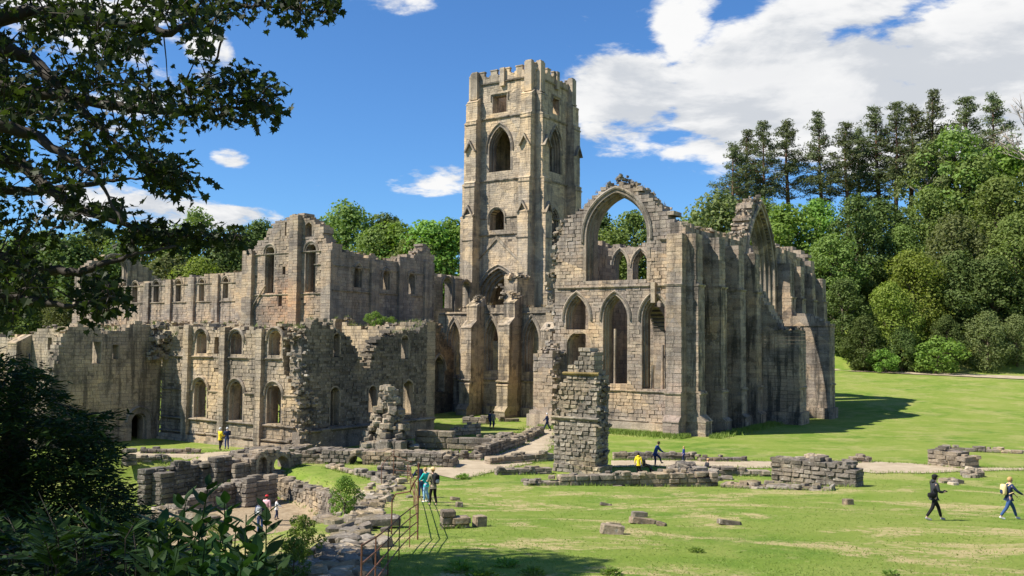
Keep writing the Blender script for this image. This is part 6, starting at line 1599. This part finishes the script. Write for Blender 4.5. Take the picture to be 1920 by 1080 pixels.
# ------------------------------------------------------------------ near tree overhanging the view
def build_near_tree():
    rg = random.Random(77); rng = np.random.default_rng(77)
    root = thing('overhanging_tree', 'dark leafy maple branches overhanging the top left of the view', 'tree', (-9.5, 5.0, gh(-9.5, 5)))
    v, f = [], []
    trunk = [Vector((-9.5, 5, gh(-9.5, 5) - .5)), Vector((-9.3, 5.4, 10)), Vector((-9.0, 6, 13)), Vector((-8.8, 6.4, 17))]
    tube(v, f, trunk, [.45, .38, .3, .12], 10)
    limbs = [([(-140, 60), (60, 20), (200, 40), (320, 62), (430, 12), (520, 12), (630, 22)], 8.5), ([(-140, 150), (60, 172), (200, 196), (330, 212), (430, 200), (540, 214)], 8.0), ([(-140, 30), (60, 110), (160, 210), (240, 290), (340, 346)], 7.5),
             ([(-140, 260), (40, 310), (140, 390), (250, 425), (330, 440), (470, 452)], 8.8), ([(-140, 420), (40, 500), (150, 512), (250, 478), (330, 462)], 7.6), ([(-140, 520), (30, 560), (130, 575), (215, 556)], 7.0), ([(-140, -60), (100, -40), (260, -20), (420, 60), (400, 130)], 9.2), ([(-140, 340), (60, 360), (200, 340), (300, 330)], 9.0), ([(-120, 200), (60, 250), (180, 330), (230, 420)], 6.8)]
    nodes = []
    for pts, Y in limbs:
        W_ = [atY(u, vv, Y + .25 * math.sin(i * 1.7)) for i, (u, vv) in enumerate(pts)]
        st = Vector((-9.1, 6.0, W_[0].z + .5)); W_ = [st] + W_
        fine = []
        for a, b in zip(W_[:-1], W_[1:]):
            for k in range(9): fine.append(a.lerp(b, k / 9) + Vector((rg.uniform(-.012, .012), rg.uniform(-.025, .025), rg.uniform(-.012, .012))))
        fine.append(W_[-1]); n = len(fine)
        tube(v, f, fine, [max(.011, .11 * (1 - i / n) ** 1.3) for i in range(n)], 6); nodes += fine[10:]
    ND = np.array([tuple(p) for p in nodes])
    # leafy region of the canopy as seen, given depth
    poly = [(-260, -160), (460, -160), (428, 20), (405, 60), (400, 100), (345, 140), (330, 200), (318, 250), (290, 280), (330, 320), (345, 355), (270, 385), (215, 410), (190, 440), (140, 480), (125, 540), (90, 580), (40, 610), (-260, 630)]
    strips = [[(420, -20), (640, -20), (636, 32), (560, 50), (500, 20), (420, 40)], [(330, 150), (400, 140), (480, 130), (545, 190), (540, 225), (440, 232), (330, 235)], [(230, 420), (330, 425), (450, 440), (470, 462), (350, 475), (230, 480)], [(180, 520), (215, 530), (210, 585), (150, 600)], [(270, 300), (345, 322), (365, 352), (330, 372), (280, 350)]]
    tw, leaves = [], []
    cnt = 0
    cnt = 0
    def inside(u, v_, pl): return float(sdist(np.array([u]), np.array([v_]), pl)[0]) > 0
    tries = 0
    while cnt < 1750 and tries < 30000:
        tries += 1
        if rg.random() < .2: pl = rg.choice(strips); bx = [p[0] for p in pl]; by = [p[1] for p in pl]
        else: pl = poly; bx = [p[0] for p in pl]; by = [p[1] for p in pl]
        u, vv = rg.uniform(min(bx), max(bx)), rg.uniform(min(by), max(by))
        if not inside(u, vv, pl): continue
        Y = rg.uniform(6.4, 10.2) if pl is poly else (8.5 if pl is strips[0] else 8.0 if pl is strips[1] else 8.6 if pl is strips[2] else 7.5 if pl is strips[4] else 7.1) + rg.uniform(-.5, .5)
        if pl is poly:
            gap = noise.noise(Vector((u * .011, vv * .013, 2.0))) + .5 * noise.noise(Vector((u * .03, vv * .03, 7)))
            edge = float(sdist(np.array([u]), np.array([vv]), poly)[0])
            fine_ = noise.noise(Vector((u * .06, vv * .06, 11)))
            if gap < (-.02 if vv < 330 else .10) - min(edge, 140) * .0012 or fine_ < -.25: continue
        elif rg.random() < .35: continue
        p = atY(u, vv, Y); d2 = ((ND - np.array(tuple(p))) ** 2).sum(1); j = int(d2.argmin()); 
        if d2[j] > .8 or d2[j] < .004: continue
        b = Vector(ND[j]); ND = np.vstack([ND, np.array(tuple(p))]); mid = b.lerp(p, .5) + Vector((0, 0, .06)); tw.append((b, mid, p)); cnt += 1
        for k in range(rg.randint(5, 9)):
            q = mid.lerp(p, rg.uniform(.2, 1.05)) + Vector((rg.gauss(0, .07), rg.gauss(0, .07), rg.gauss(0, .06))); leaves.append((q, (p - b).normalized()))
    # the rest of the crown, around and behind the trunk
    for i in range(620):
        d = Vector(sphere_pts(1, rng)[0]); rr = rg.uniform(.35, 1) ** .5
        p = Vector((-7.2 + d.x * 4.3 * rr, 2.6 + d.y * 3.6 * rr, 13.2 + d.z * 2.6 * rr)); b = p - d * .5
        tw.append((b, b.lerp(p, .5), p))
        for k in range(9): leaves.append((p + Vector((rg.gauss(0, .16), rg.gauss(0, .16), rg.gauss(0, .12))), d))
    for k in range(7):
        a_ = k * .9; e_ = Vector((-7.2 + 3.6 * math.cos(a_), 2.6 + 3.0 * math.sin(a_), 13.2 + .8 * math.sin(k * 2.0)))
        tube(v, f, [Vector((-9.2, 5.6, 11.5)), Vector((-9.0, 5.4, 12.2)).lerp(e_, .5) + UP * .5, e_], [.12, .07, .015], 6)
    for b, m, p in tw: tube(v, f, [b, m, p], [.008, .006, .003], 3)
    mesh_obj('branches', v, f, 'bark_dark', root, True)
    n = len(leaves); P = np.array([tuple(l[0]) for l in leaves]); D = np.array([tuple(l[1]) for l in leaves])
    T = unit(D * .5 + rng.normal(0, .55, (n, 3)) + np.array([0, 0, -.35])); N = unit(rng.normal(0, .55, (n, 3)) + np.array([0, -.25, .9])); N = unit(N - (N * T).sum(1)[:, None] * T)
    V, Fc = leaf_fan(P, T, N, rng.uniform(.055, .105, n), MAPLE, rng)
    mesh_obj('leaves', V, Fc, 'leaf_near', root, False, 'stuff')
build_near_tree()

def build_yew():
    rng = np.random.default_rng(5); rg = random.Random(5)
    c = atY(60, 1000, 20.0); base = Vector((c.x - 1.0, 21.0, gh(c.x - 1.0, 21.0)))
    root = thing('yew_tree', 'dark spreading yew filling the left foreground', 'tree', base)
    sil = [(-200, 640), (20, 662), (60, 668), (95, 700), (118, 745), (150, 770), (222, 765), (190, 790), (226, 832), (205, 858), (235, 905), (262, 945), (288, 985), (290, 1100), (-200, 1100)]
    v, f = [], []; tube(v, f, [base - UP * .5, base + UP * 2.5, base + UP * 4.6], [.5, .35, .1], 9)
    P = []; T = []; N = []; v2, f2 = [], []
    cnt = 0
    while cnt < 2000:
        u, vv = rg.uniform(-200, 292), rg.uniform(655, 1100)
        if float(sdist(np.array([u]), np.array([vv]), sil)[0]) < 3: continue
        Y = rg.uniform(17.5, 24); p = atY(u, vv, Y)
        if p.z < gh(p.x, p.y) - .2: continue
        out = Vector((p.x - base.x, p.y - base.y, 0)); out = out.normalized() if out.length > .1 else Vector((1, 0, 0))
        d = (out + Vector((rg.uniform(-.4, .4), rg.uniform(-.4, .4) - .2, rg.uniform(-.35, .15)))).normalized()
        L = rg.uniform(.5, 1.0); cnt += 1
        side = d.cross(UP).normalized()
        if rg.random() < .25: tube(v2, f2, [p - d * L * .8, p + d * L * .4], [.015, .006], 3)
        m = 30
        t = rng.uniform(-.5, .5, m); lat = rng.uniform(-1, 1, m) * (.5 - t) * .42 * L
        pts = np.array(tuple(p)) + np.outer(t * L, tuple(d)) + np.outer(lat, tuple(side)) + np.outer(-np.abs(lat) * .5 - (t + .5) ** 2 * .15, (0, 0, 1)) + rng.normal(0, .035, (m, 3))
        P.append(pts); T.append(unit(np.array(tuple(d)) + np.outer(np.sign(lat), tuple(side)) * .8 + rng.normal(0, .3, (m, 3)))); N.append(unit(rng.normal(0, .35, (m, 3)) + np.array([0, 0, 1])))
    P, T, N = np.concatenate(P), np.concatenate(T), np.concatenate(N); N = unit(N - (N * T).sum(1)[:, None] * T)
    V, Fc = leaf_fan(P, T, N, rng.uniform(.12, .24, len(P)), [(0, 0), (.13, .35), (.1, .7), (0, 1), (-.1, .7), (-.13, .35)], rng)
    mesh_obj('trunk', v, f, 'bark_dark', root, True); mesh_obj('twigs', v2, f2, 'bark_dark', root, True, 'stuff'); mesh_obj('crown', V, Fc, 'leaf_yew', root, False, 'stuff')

def build_weeds():
    """tall leafy stems right before the camera and the dark undergrowth at the left corner"""
    rng = np.random.default_rng(15); rg = random.Random(15)
    stems = [(300, 975, 5.2, 'leftmost'), (345, 935, 5.4, 'second'), (388, 905, 5.0, 'third'), (425, 940, 5.6, 'fourth'), (462, 965, 4.8, 'fifth'), (500, 950, 5.2, 'sixth'), (330, 1030, 4.6, 'front left'), (450, 1045, 4.5, 'front right'), (285, 1040, 4.9, 'far left low'), (380, 1010, 4.7, 'middle low'), (365, 985, 5.0, 'seventh'), (415, 1000, 4.9, 'eighth'), (485, 1030, 4.6, 'ninth'), (315, 1000, 5.3, 'tenth'), (440, 985, 5.3, 'eleventh'), (520, 1050, 4.6, 'rightmost low')]
    for u, vt, Y, w in stems:
        top = atY(u, vt, Y); foot = Vector((top.x + rg.uniform(-.25, .1), Y + rg.uniform(-.1, .2), gh(top.x, Y) - .1)); root = thing('tall_weed', 'tall dark leafy weed stem before the court, ' + w + ' of the clump', 'weed', foot, 'tall weeds before the camera')
        v, f = [], []; pts = [foot.lerp(top, k / 6) + Vector((rg.uniform(-.02, .02), rg.uniform(-.02, .02), 0)) for k in range(7)]
        tube(v, f, pts, [.012, .011, .01, .009, .007, .005, .003], 6); mesh_obj('stem', v, f, 'leaf_weed', root)
        H = (top - foot).length; P, T, S = [], [], []
        n = int(H / .03)
        for i in range(n):
            k = .25 + .75 * i / n; a = i * 2.4 + rg.uniform(-.3, .3); q = foot.lerp(top, k); up_ = .25 + .75 * k ** 3
            P.append(tuple(q)); T.append((math.cos(a), math.sin(a), up_ * .8 + rg.uniform(-.3, .2))); S.append(rg.uniform(.13, .23) * (1.05 - .4 * k))
        P = np.array(P); T = unit(np.array(T)); N = unit(np.array([0, 0, 1.0]) + rng.normal(0, .25, T.shape)); N = unit(N - (N * T).sum(1)[:, None] * T)
        V, Fc = leaf_fan(P, T, N, np.array(S), LANCE, rng); mesh_obj('leaves', V, Fc, 'leaf_weed', root, False, 'stuff')
    # fern-like dark undergrowth
    root = thing('undergrowth', 'dense dark leafy undergrowth in the bottom left corner', 'undergrowth', Vector((-2.4, 6.0, gh(-2.4, 6))))
    root['kind'] = 'stuff'; P, T, S = [], [], []; v, f = [], []
    for i in range(420):
        u, vv = rg.uniform(-120, 330), rg.uniform(985, 1180); Y = rg.uniform(6.0, 9.5)
        edge = 990 + 12 * math.sin(u * .05) + (max(0, u - 200)) * .25
        if vv < edge: continue
        p = atY(u, vv, Y); d = Vector((rg.uniform(-.6, .9), rg.uniform(-.6, .4), rg.uniform(-.1, .5))).normalized(); L = rg.uniform(.25, .5); s = d.cross(UP).normalized()
        tube(v, f, [p - UP * .5, p, p + d * L], [.006, .005, .002], 3)
        for j in range(18):
            k = j / 18; sg = 1 if j % 2 else -1
            P.append(tuple(p + d * L * k - UP * k * k * .08)); T.append(tuple((d * .7 + s * sg + UP * .1))); S.append(.13 * (1.1 - .7 * k) * rg.uniform(.8, 1.2))
    P = np.array(P); T = unit(np.array(T)); N = unit(np.array([0, 0, 1.0]) + rng.normal(0, .3, T.shape)); N = unit(N - (N * T).sum(1)[:, None] * T)
    V, Fc = leaf_fan(P, T, N, np.array(S), LANCE, rng); mesh_obj('leaves', V, Fc, 'leaf_weed', root, False, 'stuff'); mesh_obj('stems', v, f, 'bark_dark', root)

def build_grass():
    """grass blades over the near lawn, one mass"""
    rng = np.random.default_rng(25); n = 70000
    Y = 20 + 42 * rng.random(n) ** 1.7; X = rng.uniform(-.6, .62, n) * Y + 0
    den = np.sin(X * 1.3 + 2 * np.sin(Y * .9)) * np.sin(Y * 1.1 + np.sin(X * .7)) 
    ok = (sdist(X, Y, COURT) < -.6) & (rng.random(n) < .62 + .38 * den); X, Y = X[ok], Y[ok]; n = len(X)
    Z = ground_h(X, Y); h = rng.uniform(.015, .05, n) * (1 + .9 * (rng.random(n) < .05)); a = rng.uniform(0, 6.28, n); w = .011 + .0004 * Y
    dx, dy = np.cos(a), np.sin(a); lx, ly = rng.normal(0, 1.6, n) * h, rng.normal(0, 1.6, n) * h
    V = np.stack([np.stack([X - dx * w, Y - dy * w, Z - .01], 1), np.stack([X + dx * w, Y + dy * w, Z - .01], 1), np.stack([X + lx, Y + ly, Z + h], 1)], 1).reshape(-1, 3)
    g = mesh_obj('grass', V, np.arange(n * 3).reshape(-1, 3), 'leaf_grass', None); g['kind'] = 'stuff'; g['label'] = 'short lawn grass in the foreground'; g['category'] = 'grass'
    # longer grass at the foot of the chapel and walls
    m = 9000; s = rng.uniform(-15, 1, m); P = np.array([tuple(wab(a_, -1.2 - abs(rng.normal(0, .9)), 0)) for a_ in s]); X, Y = P[:, 0], P[:, 1]
    s2 = rng.uniform(-1, 30, 4000); Q = np.array([tuple(wab(2.6 + abs(rng.normal(0, .6)), b_, 0)) for b_ in s2]); X = np.concatenate([X, Q[:, 0]]); Y = np.concatenate([Y, Q[:, 1]])
    tx, ty = [], []
    for w_, L_ in TUFTS:
        k_ = int(L_ * 42); a_ = rng.uniform(-.2, L_ + .2, k_); d_ = np.abs(rng.normal(0, .14, k_)) + .02; clump = np.sin(a_ * 2.1 + L_) + np.sin(a_ * 5.3) > -.3
        tx.append((w_.O.x + w_.D.x * a_ + w_.N.x * d_)[clump]); ty.append((w_.O.y + w_.D.y * a_ + w_.N.y * d_)[clump])
    for a_, b_ in PATH_EDGE:
        for e_ in (a_, b_):
            if 45 < e_.y < 110: tx.append(e_.x + rng.normal(0, .28, 26)); ty.append(e_.y + rng.normal(0, .22, 26))
    nt_ = sum(len(q) for q in tx); X = np.concatenate([X] + tx); Y = np.concatenate([Y] + ty); m = len(X)
    Z = ground_h(X, Y); h = rng.uniform(.15, .5, m); h[-nt_:] *= .5; a = rng.uniform(0, 6.28, m); w = np.where(np.arange(m) < m - nt_, .05, .025); dx, dy = np.cos(a), np.sin(a); lx, ly = rng.normal(0, .4, m) * h, rng.normal(0, .4, m) * h
    V = np.stack([np.stack([X - dx * w, Y - dy * w, Z - .02], 1), np.stack([X + dx * w, Y + dy * w, Z - .02], 1), np.stack([X + lx, Y + ly, Z + h], 1)], 1).reshape(-1, 3)
    g = mesh_obj('long_grass', V, np.arange(m * 3).reshape(-1, 3), 'leaf_grass', None); g['kind'] = 'stuff'; g['label'] = 'longer grass tufts along the foot of the chapel and low walls'; g['category'] = 'grass'
t_ = plant('oak2', 'tall leafy tree just outside the left edge, its shade on the lawn', (-15.5, 18.6, gh(-15.5, 18.6)), 20.5, 'trees beside the viewpoint', 'broadleaf_tree', .4, .66)
def build_wall_grass():
    rng = np.random.default_rng(33); C = np.array(CAPS); k = 12; n = len(C) * k
    B = np.repeat(C, k, 0) + rng.normal(0, .16, (n, 3)) * np.array([1, 1, .3]); h = rng.uniform(.12, .42, n); a = rng.uniform(0, 6.28, n); w = .035
    dx, dy = np.cos(a) * w, np.sin(a) * w; z = np.zeros(n); tip = B + np.stack([rng.normal(0, .5, n) * h, rng.normal(0, .5, n) * h, h], 1)
    V = np.stack([B - np.stack([dx, dy, z], 1), B + np.stack([dx, dy, z], 1), tip], 1).reshape(-1, 3); half = (len(V) // 6) * 3
    for nm, q, m in (('wall_top_grass', V[:half], 'leaf_dry'), ('wall_top_weeds', V[half:], 'leaf_olive')):
        g = mesh_obj(nm, q, np.arange(len(q)).reshape(-1, 3), m, None); g['kind'] = 'stuff'; g['label'] = ('dry' if m == 'leaf_dry' else 'green') + ' grass tufts growing along the broken wall tops'; g['category'] = 'grass'
build_wall_grass()
build_yew()
build_weeds()
build_grass()
